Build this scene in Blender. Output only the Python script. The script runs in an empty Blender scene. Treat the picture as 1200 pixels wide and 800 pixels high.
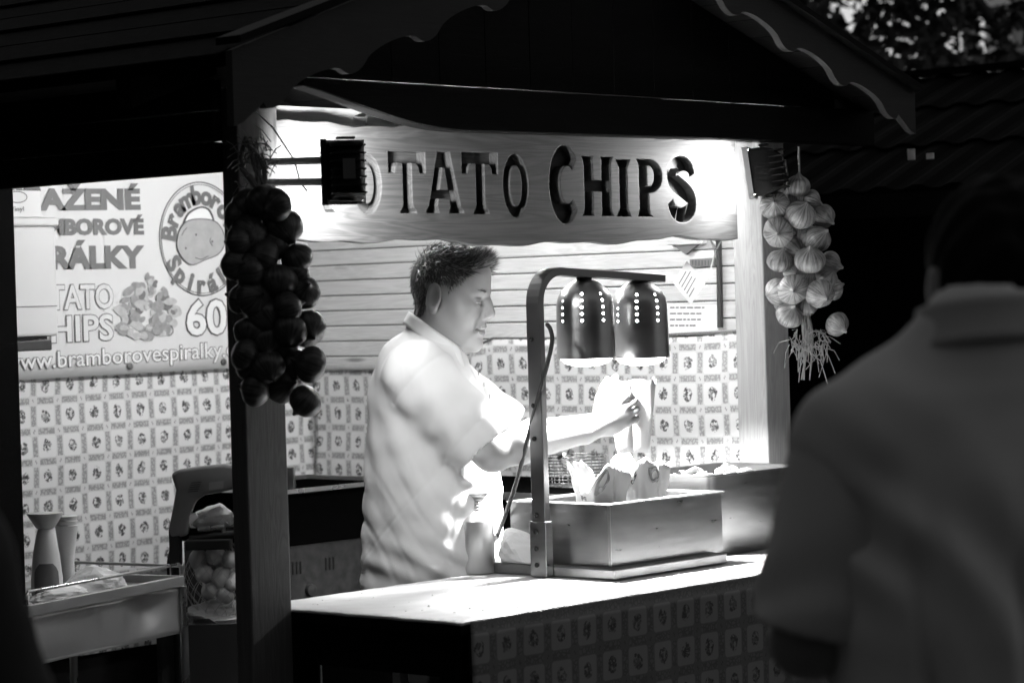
import bpy, bmesh, math, random
import numpy as np
from mathutils import Vector, Matrix

SC = bpy.context.scene
COL = SC.collection
RND = random.Random(7)

# ------------------------------------------------------------------ camera
# axes: X runs along the stall front, Y runs into the stall, Z up; the front-left post stands at the origin
FPX = 3110.0
PITCH, ROLL, HEAD = math.radians(-0.927), math.radians(1.657), math.radians(48.2)
FW = np.array([math.sin(HEAD) * math.cos(PITCH), math.cos(HEAD) * math.cos(PITCH), math.sin(PITCH)])
_R = np.array([math.cos(HEAD), -math.sin(HEAD), 0.0])
_U = np.cross(_R, FW)
RT = math.cos(ROLL) * _R - math.sin(ROLL) * _U
UP = math.sin(ROLL) * _R + math.cos(ROLL) * _U
def ray(x, y): return FW + RT * ((x - 600) / FPX) - UP * ((y - 400) / FPX)
CAM = -5.9 * ray(308, 350)
CAM[2] = 1.56
def at_z(x, y, z): d = ray(x, y); return CAM + d * ((z - CAM[2]) / d[2])
def at_u(x, y, u): d = ray(x, y); return CAM + d * ((u - CAM[0]) / d[0])
def at_v(x, y, v): d = ray(x, y); return CAM + d * ((v - CAM[1]) / d[1])
def at_d(x, y, dep): return CAM + ray(x, y) * dep

cam_data = bpy.data.cameras.new('camera')
cam = bpy.data.objects.new('camera', cam_data)
COL.objects.link(cam)
cam_data.sensor_width = 36.0
cam_data.lens = FPX / 1200.0 * 36.0
cam_data.clip_start = 0.1
cam_data.clip_end = 400
cam_data.dof.use_dof = True
cam_data.dof.focus_distance = 6.6
cam_data.dof.aperture_fstop = 4.4
M = Matrix(((RT[0], UP[0], -FW[0], CAM[0]), (RT[1], UP[1], -FW[1], CAM[1]), (RT[2], UP[2], -FW[2], CAM[2]), (0, 0, 0, 1)))
cam.matrix_world = M
SC.camera = cam

# ------------------------------------------------------------------ sky, sun, exposure (dusk, black and white film)
SUN_EL, SUN_ROT = math.radians(6.0), math.radians(215.0)
world = bpy.data.worlds.new('World')
SC.world = world
world.use_nodes = True
wn, wl = world.node_tree.nodes, world.node_tree.links
wn.clear()
sky = wn.new('ShaderNodeTexSky')
sky.sky_type = 'NISHITA'
sky.sun_disc = False
sky.sun_elevation = SUN_EL
sky.sun_rotation = SUN_ROT
bw = wn.new('ShaderNodeRGBToBW')
bg = wn.new('ShaderNodeBackground')
bg.inputs['Strength'].default_value = 0.17
wo = wn.new('ShaderNodeOutputWorld')
wl.new(sky.outputs[0], bw.inputs[0]); wl.new(bw.outputs[0], bg.inputs[0]); wl.new(bg.outputs[0], wo.inputs[0])

sun_data = bpy.data.lights.new('sun', 'SUN')
sun_data.energy = 0.03
sun_data.angle = math.radians(12)
sun = bpy.data.objects.new('sun', sun_data)
COL.objects.link(sun)
sd = Vector((math.sin(SUN_ROT) * math.cos(SUN_EL), math.cos(SUN_ROT) * math.cos(SUN_EL), math.sin(SUN_EL)))
sun.rotation_euler = sd.to_track_quat('Z', 'Y').to_euler()

SC.view_settings.view_transform = 'Standard'
SC.view_settings.look = 'None'
SC.view_settings.exposure = 0.0
SC.view_settings.gamma = 1.0
SC.view_settings.use_curve_mapping = False
SC.render.engine = 'CYCLES'
SC.cycles.use_denoising = True
SC.cycles.max_bounces = 8
SC.cycles.sample_clamp_indirect = 6.0

# ------------------------------------------------------------------ materials
MATS = {}
class NX:
    """a value in a node tree with arithmetic"""
    def __init__(s, t, sock): s.t, s.s = t, sock
    def op(s, o, *a, clamp=False):
        n = s.t.nodes.new('ShaderNodeMath'); n.operation = o; n.use_clamp = clamp
        for i, x in enumerate((s,) + a):
            if isinstance(x, NX): s.t.links.new(x.s, n.inputs[i])
            else: n.inputs[i].default_value = float(x)
        return NX(s.t, n.outputs[0])
    def __add__(s, o): return s.op('ADD', o)
    def __sub__(s, o): return s.op('SUBTRACT', o)
    def __mul__(s, o): return s.op('MULTIPLY', o)
    def __truediv__(s, o): return s.op('DIVIDE', o)
    def fract(s): return s.op('FRACT')
    def floor(s): return s.op('FLOOR')
    def abs(s): return s.op('ABSOLUTE')
    def max(s, o): return s.op('MAXIMUM', o)
    def min(s, o): return s.op('MINIMUM', o)
    def lt(s, o): return s.op('LESS_THAN', o)
    def gt(s, o): return s.op('GREATER_THAN', o)
    def sqrt(s): return s.op('SQRT')
    def step(s, a, b):
        n = s.t.nodes.new('ShaderNodeMapRange'); n.interpolation_type = 'SMOOTHSTEP'
        s.t.links.new(s.s, n.inputs[0]); n.inputs[1].default_value = a; n.inputs[2].default_value = b
        return NX(s.t, n.outputs[0])

def new_mat(name, value=0.5, rough=0.6, metal=0.0, spec=0.5):
    m = bpy.data.materials.new(name); m.use_nodes = True
    b = m.node_tree.nodes['Principled BSDF']
    b.inputs['Base Color'].default_value = (value, value, value, 1)
    b.inputs['Roughness'].default_value = rough
    b.inputs['Metallic'].default_value = metal
    b.inputs['Specular IOR Level'].default_value = spec
    MATS[name] = m
    return m, m.node_tree, b

def coords(t, scale=(1, 1, 1), kind='Object', jitter=True):
    tc = t.nodes.new('ShaderNodeTexCoord')
    mp = t.nodes.new('ShaderNodeMapping')
    mp.inputs['Scale'].default_value = scale
    t.links.new(tc.outputs[kind], mp.inputs[0])
    if jitter:
        oi = t.nodes.new('ShaderNodeObjectInfo')
        cb = t.nodes.new('ShaderNodeCombineXYZ')
        ml = t.nodes.new('ShaderNodeMath'); ml.operation = 'MULTIPLY'; ml.inputs[1].default_value = 37.0
        t.links.new(oi.outputs['Random'], ml.inputs[0])
        for i in range(3): t.links.new(ml.outputs[0], cb.inputs[i])
        t.links.new(cb.outputs[0], mp.inputs['Location'])
    return mp.outputs[0]

def noise(t, vec, scale, detail=4, rough=0.55, dist=0.0):
    n = t.nodes.new('ShaderNodeTexNoise')
    n.inputs['Scale'].default_value = scale; n.inputs['Detail'].default_value = detail
    n.inputs['Roughness'].default_value = rough; n.inputs['Distortion'].default_value = dist
    t.links.new(vec, n.inputs['Vector'])
    return NX(t, n.outputs[0])

def put_color(t, b, nx):
    c = t.nodes.new('ShaderNodeCombineColor')
    for i in range(3): t.links.new(nx.s, c.inputs[i])
    t.links.new(c.outputs[0], b.inputs['Base Color'])

def put_bump(t, b, nx, strength=0.3, dist=0.002):
    n = t.nodes.new('ShaderNodeBump')
    n.inputs['Strength'].default_value = strength; n.inputs['Distance'].default_value = dist
    t.links.new(nx.s, n.inputs['Height']); t.links.new(n.outputs[0], b.inputs['Normal'])

def mat_mottled(name, value, spread=0.25, scale=8, rough=0.6, metal=0.0, bump=0.2, bscale=60, bdist=0.002, spec=0.5, stretch=(1, 1, 1)):
    m, t, b = new_mat(name, value, rough, metal, spec)
    v = coords(t, stretch)
    n = noise(t, v, scale, 5)
    put_color(t, b, (n - 0.5) * (2 * spread * value) + value)
    put_bump(t, b, noise(t, v, bscale, 4), bump, bdist)
    rr = noise(t, v, scale * 2, 3)
    rx = (rr - 0.5) * 0.25 + rough
    t.links.new(rx.s, b.inputs['Roughness'])
    return m

def mat_wood(name, value, axis, contrast=0.35, rough=0.6, knots=True, gs=1.0, spec=0.4):
    """grain runs along the given object axis (0, 1 or 2)"""
    m, t, b = new_mat(name, value, rough, 0.0, spec)
    sc = [14 * gs, 14 * gs, 14 * gs]; sc[axis] = 0.9 * gs
    v = coords(t, tuple(sc))
    g1 = noise(t, v, 1.6, 3, 0.5, 1.4)
    rings = (g1 * 9.0).fract()
    rings = (rings - 0.5).abs() * 2.0
    fine = noise(t, v, 9, 5, 0.7)
    col = (rings * 0.5 + fine * 0.5 - 0.5) * (contrast * value) + value
    big = noise(t, coords(t, (2, 2, 2)), 1.5, 2)
    col = col * ((big - 0.5) * 0.35 + 1.0)
    if knots:
        sk = [16, 16, 16]; sk[axis] = 2.6
        vo = t.nodes.new('ShaderNodeTexVoronoi'); vo.inputs['Scale'].default_value = 1.0
        t.links.new(coords(t, tuple(sk)), vo.inputs['Vector'])
        kd = NX(t, vo.outputs['Distance']).step(0.05, 0.16)
        col = col * (kd * 0.6 + 0.4)
    put_color(t, b, col.max(0.004))
    put_bump(t, b, fine + rings * 0.4, 0.35, 0.0012)
    return m

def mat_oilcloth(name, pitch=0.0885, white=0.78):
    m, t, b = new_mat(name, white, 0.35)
    uv = t.nodes.new('ShaderNodeUVMap')
    sp = t.nodes.new('ShaderNodeSeparateXYZ')
    t.links.new(uv.outputs[0], sp.inputs[0])
    X, Y = NX(t, sp.outputs[0]) / pitch, NX(t, sp.outputs[1]) / pitch
    fx, fy = X.fract() - 0.5, Y.fract() - 0.5
    ax, ay = fx.abs(), fy.abs()
    # rounded white panel
    qx, qy = (ax - 0.27).max(0.0), (ay - 0.27).max(0.0)
    pd = (qx * qx + qy * qy).sqrt()
    panel = pd.step(0.11, 0.085)
    rim = (pd - 0.098).abs().step(0.02, 0.006)
    # ornament bands between the panels
    hb = ay.gt(0.40) * ax.lt(0.33)
    vb = ax.gt(0.40) * ay.lt(0.33)
    vec = t.nodes.new('ShaderNodeCombineXYZ')
    t.links.new(X.s, vec.inputs[0]); t.links.new(Y.s, vec.inputs[1])
    v1 = t.nodes.new('ShaderNodeTexVoronoi'); v1.feature = 'DISTANCE_TO_EDGE'; v1.inputs['Scale'].default_value = 8
    t.links.new(vec.outputs[0], v1.inputs['Vector'])
    orn = NX(t, v1.outputs['Distance']).step(0.06, 0.20) * (0.28 * white) + 0.36 * white
    band = hb.max(vb)
    # flower bunch
    v2 = t.nodes.new('ShaderNodeTexVoronoi'); v2.inputs['Scale'].default_value = 9.0
    t.links.new(vec.outputs[0], v2.inputs['Vector'])
    wob = noise(t, vec.outputs[0], 3.2, 3, 0.6) - 0.5
    rad = (fx * fx * 1.5 + fy * fy).sqrt() + wob * 0.30
    petals = NX(t, v2.outputs['Distance']).step(0.72, 0.46)
    leafy = noise(t, vec.outputs[0], 8.0, 3, 0.6).step(0.40, 0.50)
    bunch = rad.step(0.225, 0.19) * (petals * 0.35 + 0.65) * leafy
    fine = noise(t, vec.outputs[0], 24, 2) * 0.5
    dark = NX(t, v2.outputs['Color']) * (0.11 * white) + 0.015 * white + fine * 0.06
    # small flower where bands cross
    ox, oy = (ax - 0.5).abs(), (ay - 0.5).abs()
    small = ((ox * ox * 2.4 + oy * oy).sqrt() + wob * 0.12).step(0.075, 0.05) * (X.floor() + Y.floor() + 0.5).op('MODULO', 2.0).abs().lt(0.9)
    col = panel * 0.10 + (white - 0.10)
    def mix(a, f, bb): return a * (f * -1.0 + 1.0) + f * bb
    col = mix(col, band * 0.95, orn)
    col = mix(col, rim * 0.25, rim * 0.0 + 0.55 * white)
    col = mix(col, bunch, dark)
    col = mix(col, small * 0.8, small * 0.0 + 0.2 * white)
    put_color(t, b, col)
    v = coords(t, (1, 1, 1))
    put_bump(t, b, noise(t, v, 14, 3), 0.12, 0.006)
    return m

def mat_shirt(name, value):
    m, t, b = new_mat(name, value, 0.9, 0.0, 0.2)
    v = coords(t)
    put_color(t, b, (noise(t, v, 7, 4) - 0.5) * (0.12 * value) + value)
    folds = noise(t, coords(t, (1.0, 1.0, 0.45)), 13, 2, 0.45, 0.8)
    weave = noise(t, v, 420, 2)
    put_bump(t, b, folds + weave * 0.06, 0.30, 0.010)
mat_mottled('trolley_steel', 0.58, 0.18, 5, 0.40, metal=0.85, bump=0.1, bscale=20, bdist=0.003)
mat_mottled('soot', 0.0015, 0.4, 10, 0.9, spec=0.0)
mat_wood('pine_x', 0.62, 0)
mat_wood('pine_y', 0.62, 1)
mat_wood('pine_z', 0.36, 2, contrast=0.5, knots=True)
mat_wood('weathered_z', 0.11, 2, contrast=0.5, knots=True, spec=0.2)  # darker pine: the dim light on the front-left post is put into its colour
mat_wood('sign_wood', 0.072, 0, contrast=0.95, knots=False, gs=0.7)
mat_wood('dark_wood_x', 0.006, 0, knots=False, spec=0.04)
mat_wood('dark_wood_y', 0.006, 1, knots=False, spec=0.04)
mat_wood('grey_paint_wood', 0.042, 0, spec=0.1, contrast=0.2, knots=False)
mat_mottled('roof_felt', 0.003, 0.4, 20, 0.95, spec=0.05, bump=0.6, bscale=200, bdist=0.004)
mat_mottled('roof_sheet', 0.007, 0.4, 6, 0.85, spec=0.04, bump=0.2)
mat_mottled('black_metal', 0.008, 0.4, 14, 0.6, spec=0.2, bump=0.25, bscale=300, bdist=0.0006)
mat_mottled('black_plastic', 0.02, 0.3, 14, 0.4, bump=0.15, bscale=200, bdist=0.0004)
mat_mottled('drill_plastic', 0.10, 0.2, 14, 0.42, bump=0.2, bscale=400, bdist=0.0004)
mat_mottled('rubber', 0.015, 0.3, 20, 0.7)
mat_mottled('steel', 0.60, 0.10, 5, 0.30, metal=1.0, bump=0.08, bscale=20, bdist=0.003, stretch=(1, 1, 1))
mat_mottled('brushed_steel', 0.30, 0.25, 9, 0.33, metal=1.0, bump=0.14, bscale=60, bdist=0.0010, stretch=(1, 1, 5))
mat_mottled('dark_steel', 0.20, 0.25, 6, 0.40, metal=1.0, bump=0.1, bscale=40, bdist=0.001)
mat_mottled('worn_panel', 0.02, 1.0, 45, 0.6, spec=0.2, bump=0.2)
mat_mottled('copper_steel', 0.36, 0.18, 5, 0.36, metal=1.0, bump=0.06, bscale=90, bdist=0.0006, stretch=(1, 1, 6))
mat_mottled('aluminium', 0.62, 0.12, 9, 0.38, metal=0.85, bump=0.12, bscale=30, bdist=0.002)
mat_mottled('white_paint', 0.75, 0.05, 5, 0.5, bump=0.1)
mat_mottled('paper', 0.82, 0.04, 8, 0.8, bump=0.25, bscale=40, bdist=0.002)
mat_mottled('white_plastic', 0.66, 0.06, 4, 0.45, bump=0.05)
mat_mottled('banner_white', 0.70, 0.06, 3, 0.5, bump=0.06, bscale=6, bdist=0.01)
mat_mottled('banner_grey', 0.15, 0.08, 5, 0.5, bump=0.03)
mat_mottled('banner_dark', 0.07, 0.1, 5, 0.5, bump=0.03)
mat_mottled('banner_mid', 0.40, 0.25, 40, 0.5, bump=0.03)
mat_mottled('banner_chip_a', 0.30, 0.5, 60, 0.5, bump=0.03)
mat_mottled('banner_chip_b', 0.48, 0.4, 60, 0.5, bump=0.03)
mat_mottled('banner_chip_c', 0.16, 0.5, 60, 0.5, bump=0.03)
mat_mottled('counter_top', 0.50, 0.22, 3, 0.45, bump=0.3, bscale=30, bdist=0.002, stretch=(1, 5, 1))
mat_mottled('skin', 0.29, 0.10, 30, 0.5, bump=0.25, bscale=240, bdist=0.0008)
mat_mottled('lips', 0.15, 0.1, 30, 0.45, bump=0.2, bscale=200, bdist=0.0006)
mat_shirt('seller_shirt', 0.72)
mat_mottled('apron_cloth', 0.70, 0.05, 6, 0.9, bump=0.5, bscale=400, bdist=0.0006)
mat_mottled('dark_trousers', 0.05, 0.2, 10, 0.9, bump=0.4, bscale=300)
mat_mottled('customer_shirt', 0.75, 0.10, 6, 0.95, bump=0.5, bscale=300, bdist=0.0008)
mat_mottled('customer_collar', 0.55, 0.10, 6, 0.95, bump=0.5, bscale=300, bdist=0.0008)
mat_mottled('dark_coat', 0.03, 0.2, 8, 0.95, bump=0.5, bscale=200)
mat_mottled('dark_hair', 0.010, 0.5, 40, 0.7, spec=0.1, bump=0.6, bscale=150, bdist=0.004)
mat_mottled('potato_skin', 0.40, 0.25, 30, 0.7, bump=0.4, bscale=80)
mat_mottled('dry_stem', 0.22, 0.4, 40, 0.8, bump=0.5, bscale=90)
mat_mottled('chip_fries', 0.62, 0.2, 40, 0.6, bump=0.4, bscale=80)
mat_mottled('bark', 0.03, 0.4, 10, 0.9, bump=0.8, bscale=30, bdist=0.02)
mat_mottled('leaf', 0.03, 0.4, 3, 0.6, bump=0.1)
mat_mottled('dark_plaster', 0.06, 0.2, 1.5, 0.9, bump=0.3, bscale=20, bdist=0.01)
mat_mottled('pale_plaster', 0.75, 0.06, 1.0, 0.9, bump=0.2, bscale=20, bdist=0.01)
mat_mottled('grey_plaster', 0.22, 0.15, 1.0, 0.9, bump=0.2, bscale=20, bdist=0.01)
mat_mottled('window_glass', 0.02, 0.2, 2, 0.1, bump=0.0)
mat_mottled('cobble_ground', 0.07, 0.4, 4, 0.85, bump=0.8, bscale=12, bdist=0.02)
mat_mottled('net_plastic', 0.30, 0.1, 20, 0.5)
mat_mottled('string', 0.6, 0.1, 20, 0.8)
mat_oilcloth('oilcloth')
mat_oilcloth('oilcloth_skirt', 0.0885, 0.20)  # same cloth, the shade on the counter front put into a darker white

def mat_hair(name):
    m, t, b = new_mat(name, 0.08, 0.42)
    ge = t.nodes.new('ShaderNodeNewGeometry')
    r = NX(t, ge.outputs['Random Per Island'])
    n = noise(t, coords(t), 12, 3)
    put_color(t, b, (r * r * r * 0.45 + 0.018) * (n * 1.4 + 0.3))
mat_hair('seller_hair')

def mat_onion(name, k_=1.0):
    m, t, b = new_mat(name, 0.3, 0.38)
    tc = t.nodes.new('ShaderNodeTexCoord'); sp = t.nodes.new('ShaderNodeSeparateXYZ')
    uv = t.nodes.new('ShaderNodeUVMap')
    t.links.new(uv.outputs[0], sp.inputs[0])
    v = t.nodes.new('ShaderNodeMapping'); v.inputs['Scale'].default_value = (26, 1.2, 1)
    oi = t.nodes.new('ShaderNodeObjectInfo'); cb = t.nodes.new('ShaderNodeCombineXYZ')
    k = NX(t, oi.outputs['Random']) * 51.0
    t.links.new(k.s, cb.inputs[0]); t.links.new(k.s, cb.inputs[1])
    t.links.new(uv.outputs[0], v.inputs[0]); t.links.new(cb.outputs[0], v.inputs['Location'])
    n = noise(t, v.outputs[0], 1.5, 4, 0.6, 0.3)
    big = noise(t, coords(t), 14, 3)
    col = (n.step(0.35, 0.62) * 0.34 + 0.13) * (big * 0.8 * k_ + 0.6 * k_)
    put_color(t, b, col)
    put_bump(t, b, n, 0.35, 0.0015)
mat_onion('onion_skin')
mat_onion('dark_onion_skin', 0.14)  # same onion skin with the backlit shade put into its colour

def mat_emit(name, strength):
    m = bpy.data.materials.new(name); m.use_nodes = True
    t = m.node_tree; t.nodes.clear()
    e = t.nodes.new('ShaderNodeEmission'); e.inputs[0].default_value = (1, 1, 1, 1); e.inputs[1].default_value = strength
    o = t.nodes.new('ShaderNodeOutputMaterial'); t.links.new(e.outputs[0], o.inputs[0])
    MATS[name] = m
mat_emit('lamp_glass', 30.0)
mat_emit('heat_bulb', 25.0)
mat_emit('tube_glow', 230.0)  # glow of the unseen batten tube, assumed to light the stall inside

# ------------------------------------------------------------------ builders
ORG = {}
def tag(o, label=None, cat=None, group=None, kind=None):
    if label: o['label'] = label
    if cat: o['category'] = cat
    if group: o['group'] = group
    if kind: o['kind'] = kind
    return o
def thing(name, label, cat, loc=(0, 0, 0), group=None):
    o = bpy.data.objects.new(name, None)
    COL.objects.link(o)
    o.location = loc; o.empty_display_size = 0.1
    ORG[o] = np.array(loc, float)
    return tag(o, label, cat, group)

def link_mesh(name, me, mat, parent, org):
    o = bpy.data.objects.new(name, me)
    COL.objects.link(o)
    if parent is not None: o.parent = parent
    else: o.location = org
    ORG[o] = np.array(org, float)
    if mat:
        for mm in (mat if isinstance(mat, (list, tuple)) else [mat]): me.materials.append(MATS[mm])
    return o

class MB:
    def __init__(s): s.v, s.f, s.mi, s.uv = [], [], [], None
    def add(s, vs, fs, mi=0):
        n = len(s.v); s.v += [tuple(map(float, p)) for p in vs]
        s.f += [tuple(i + n for i in q) for q in fs]; s.mi += [mi] * len(fs)
        return s
    def box(s, x0, x1, y0, y1, z0, z1, mi=0):
        vs = [(x, y, z) for z in (z0, z1) for y in (y0, y1) for x in (x0, x1)]
        return s.add(vs, [(0, 2, 3, 1), (4, 5, 7, 6), (0, 1, 5, 4), (2, 6, 7, 3), (0, 4, 6, 2), (1, 3, 7, 5)], mi)
    def obox(s, c, ax, half, mi=0):
        c = np.array(c, float); ax = [np.array(a, float) for a in ax]
        vs = [c + ax[0] * half[0] * i + ax[1] * half[1] * j + ax[2] * half[2] * k for k in (-1, 1) for j in (-1, 1) for i in (-1, 1)]
        return s.add(vs, [(0, 2, 3, 1), (4, 5, 7, 6), (0, 1, 5, 4), (2, 6, 7, 3), (0, 4, 6, 2), (1, 3, 7, 5)], mi)
    def tube(s, path, r, n=8, mi=0, closed=False, cap=True):
        P = [np.array(p, float) for p in path]
        rr = r if isinstance(r, (list, tuple, np.ndarray)) else [r] * len(P)
        base = len(s.v); prev = None
        for i, p in enumerate(P):
            a = P[(i - 1) % len(P)] if (i > 0 or closed) else P[i]
            b = P[(i + 1) % len(P)] if (i < len(P) - 1 or closed) else P[i]
            t = b - a; t = t / (np.linalg.norm(t) + 1e-12)
            if prev is None:
                h = np.array([0, 0, 1.0]) if abs(t[2]) < 0.9 else np.array([1.0, 0, 0])
                u = np.cross(t, h)
            else: u = prev - t * (prev @ t)
            u = u / (np.linalg.norm(u) + 1e-12); prev = u; w = np.cross(t, u)
            for k in range(n):
                an = 2 * math.pi * k / n
                s.v.append(tuple(p + (u * math.cos(an) + w * math.sin(an)) * rr[i]))
        m = len(P)
        for i in range(m if closed else m - 1):
            j = (i + 1) % m
            for k in range(n):
                l = (k + 1) % n
                s.f.append((base + i * n + k, base + i * n + l, base + j * n + l, base + j * n + k)); s.mi.append(mi)
        if cap and not closed:
            s.f.append(tuple(base + k for k in range(n))[::-1]); s.mi.append(mi)
            s.f.append(tuple(base + (m - 1) * n + k for k in range(n))); s.mi.append(mi)
        return s
    def lathe(s, prof, c=(0, 0, 0), n=24, mi=0, ax=None, cap=True):
        """prof: (radius, height) pairs; ax: three axes (x, y, axis)"""
        c = np.array(c, float)
        ax = ax or ((1, 0, 0), (0, 1, 0), (0, 0, 1)); ax = [np.array(a, float) for a in ax]
        base = len(s.v)
        for r, h in prof:
            for k in range(n):
                a = 2 * math.pi * k / n
                s.v.append(tuple(c + ax[0] * r * math.cos(a) + ax[1] * r * math.sin(a) + ax[2] * h))
        for i in range(len(prof) - 1):
            for k in range(n):
                l = (k + 1) % n
                s.f.append((base + i * n + k, base + i * n + l, base + (i + 1) * n + l, base + (i + 1) * n + k)); s.mi.append(mi)
        if cap:
            s.f.append(tuple(base + k for k in range(n))[::-1]); s.mi.append(mi)
            s.f.append(tuple(base + (len(prof) - 1) * n + k for k in range(n))); s.mi.append(mi)
        return s
    def prism(s, poly, o, e1, e2, nrm, depth, mi=0):
        """polygon (2-D) in the plane o, e1, e2 pushed along nrm by depth"""
        o, e1, e2, nrm = [np.array(a, float) for a in (o, e1, e2, nrm)]
        n = len(poly)
        a = [o + e1 * p[0] + e2 * p[1] for p in poly]; b = [p + nrm * depth for p in a]
        fs = [tuple(range(n)), tuple(range(2 * n - 1, n - 1, -1))] + [(i, i + n, (i + 1) % n + n, (i + 1) % n) for i in range(n)]
        return s.add(a + b, fs, mi)
    def build(s, name, mat, parent=None, org=None, smooth=False, bevel=0.0, seg=2, angle=40, fix=True):
        if org is None: org = ORG[parent] if parent is not None else (0, 0, 0)
        org = np.array(org, float)
        me = bpy.data.meshes.new(name)
        V = (np.array(s.v) - org)
        me.from_pydata([tuple(p) for p in V], [], s.f)
        me.polygons.foreach_set('material_index', s.mi)
        bm = bmesh.new(); bm.from_mesh(me)
        if fix: bmesh.ops.recalc_face_normals(bm, faces=bm.faces)
        if bevel > 0:
            es = [e for e in bm.edges if len(e.link_faces) == 2 and e.calc_face_angle(0) > math.radians(30)]
            bmesh.ops.bevel(bm, geom=es, offset=bevel, segments=seg, affect='EDGES', profile=0.5, clamp_overlap=True)
        for f in bm.faces: f.smooth = smooth
        if smooth:
            for e in bm.edges:
                if len(e.link_faces) == 2 and e.calc_face_angle(0) > math.radians(angle): e.smooth = False
        bm.to_mesh(me); bm.free()
        return link_mesh(name, me, mat, parent, org)

def grid_sheet(name, mat, fn, nu, nv, parent=None, org=None, uvfn=None, smooth=True, thick=0.0):
    """a sheet of nu x nv cells; fn(s, t) gives world points for s, t in 0..1"""
    if org is None: org = ORG[parent] if parent is not None else (0, 0, 0)
    org = np.array(org, float)
    vs = [np.array(fn(i / nu, j / nv), float) - org for j in range(nv + 1) for i in range(nu + 1)]
    fs = [(j * (nu + 1) + i, j * (nu + 1) + i + 1, (j + 1) * (nu + 1) + i + 1, (j + 1) * (nu + 1) + i) for j in range(nv) for i in range(nu)]
    me = bpy.data.meshes.new(name)
    me.from_pydata([tuple(p) for p in vs], [], fs)
    uvl = me.uv_layers.new(name='UVMap')
    for p in me.polygons:
        p.use_smooth = smooth
        for li in p.loop_indices:
            k = me.loops[li].vertex_index
            s_, t_ = (k % (nu + 1)) / nu, (k // (nu + 1)) / nv
            uvl.data[li].uv = uvfn(s_, t_) if uvfn else (s_, t_)
    o = link_mesh(name, me, mat, parent, org)
    if thick:
        md = o.modifiers.new('thickness', 'SOLIDIFY'); md.thickness = thick; md.offset = -1
    return o

def curve_mesh(splines, extrude=0.0, bevel=0.0):
    """filled 2-D outlines (holes allowed) -> vertex list, face list"""
    cu = bpy.data.curves.new('outline', 'CURVE')
    cu.dimensions = '2D'; cu.fill_mode = 'BOTH'; cu.extrude = extrude; cu.bevel_depth = bevel; cu.bevel_resolution = 1
    for pts in splines:
        sp = cu.splines.new('POLY'); sp.points.add(len(pts) - 1); sp.use_cyclic_u = True
        for p, q in zip(sp.points, pts): p.co = (q[0], q[1], 0, 1)
    return _eval_curve(cu)
def _eval_curve(cu):
    ob = bpy.data.objects.new('outline', cu); COL.objects.link(ob)
    dg = bpy.context.evaluated_depsgraph_get(); dg.update()
    ev = ob.evaluated_get(dg); me = ev.to_mesh()
    vs = [tuple(v.co) for v in me.vertices]; fs = [tuple(p.vertices) for p in me.polygons]
    ev.to_mesh_clear(); bpy.data.objects.remove(ob); bpy.data.curves.remove(cu)
    return vs, fs
TXT = {}
def text_mesh(s, offset=0.0, shear=0.0):
    key = (s, offset, shear)
    if key not in TXT:
        cu = bpy.data.curves.new('text', 'FONT'); cu.body = s; cu.size = 1.0; cu.offset = offset; cu.shear = shear; cu.resolution_u = 3
        TXT[key] = _eval_curve(cu)
    return TXT[key]
def span(vs):
    a = np.array(vs); return a[:, 0].min(), a[:, 0].max(), a[:, 1].min(), a[:, 1].max()

def lit(parent, loc, direction, size, energy, name, spread=math.radians(160), shape='RECTANGLE'):
    """the light of a lamp that is itself modelled"""
    ld = bpy.data.lights.new(name, 'AREA'); ld.energy = energy; ld.shape = shape
    ld.size = size[0]; ld.size_y = size[1]; ld.spread = spread
    o = bpy.data.objects.new(name, ld); COL.objects.link(o); o.parent = parent
    o.location = Vector(np.array(loc, float) - ORG[parent])
    o.rotation_euler = (-Vector(direction)).to_track_quat('Z', 'Y').to_euler()
    return o

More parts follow.
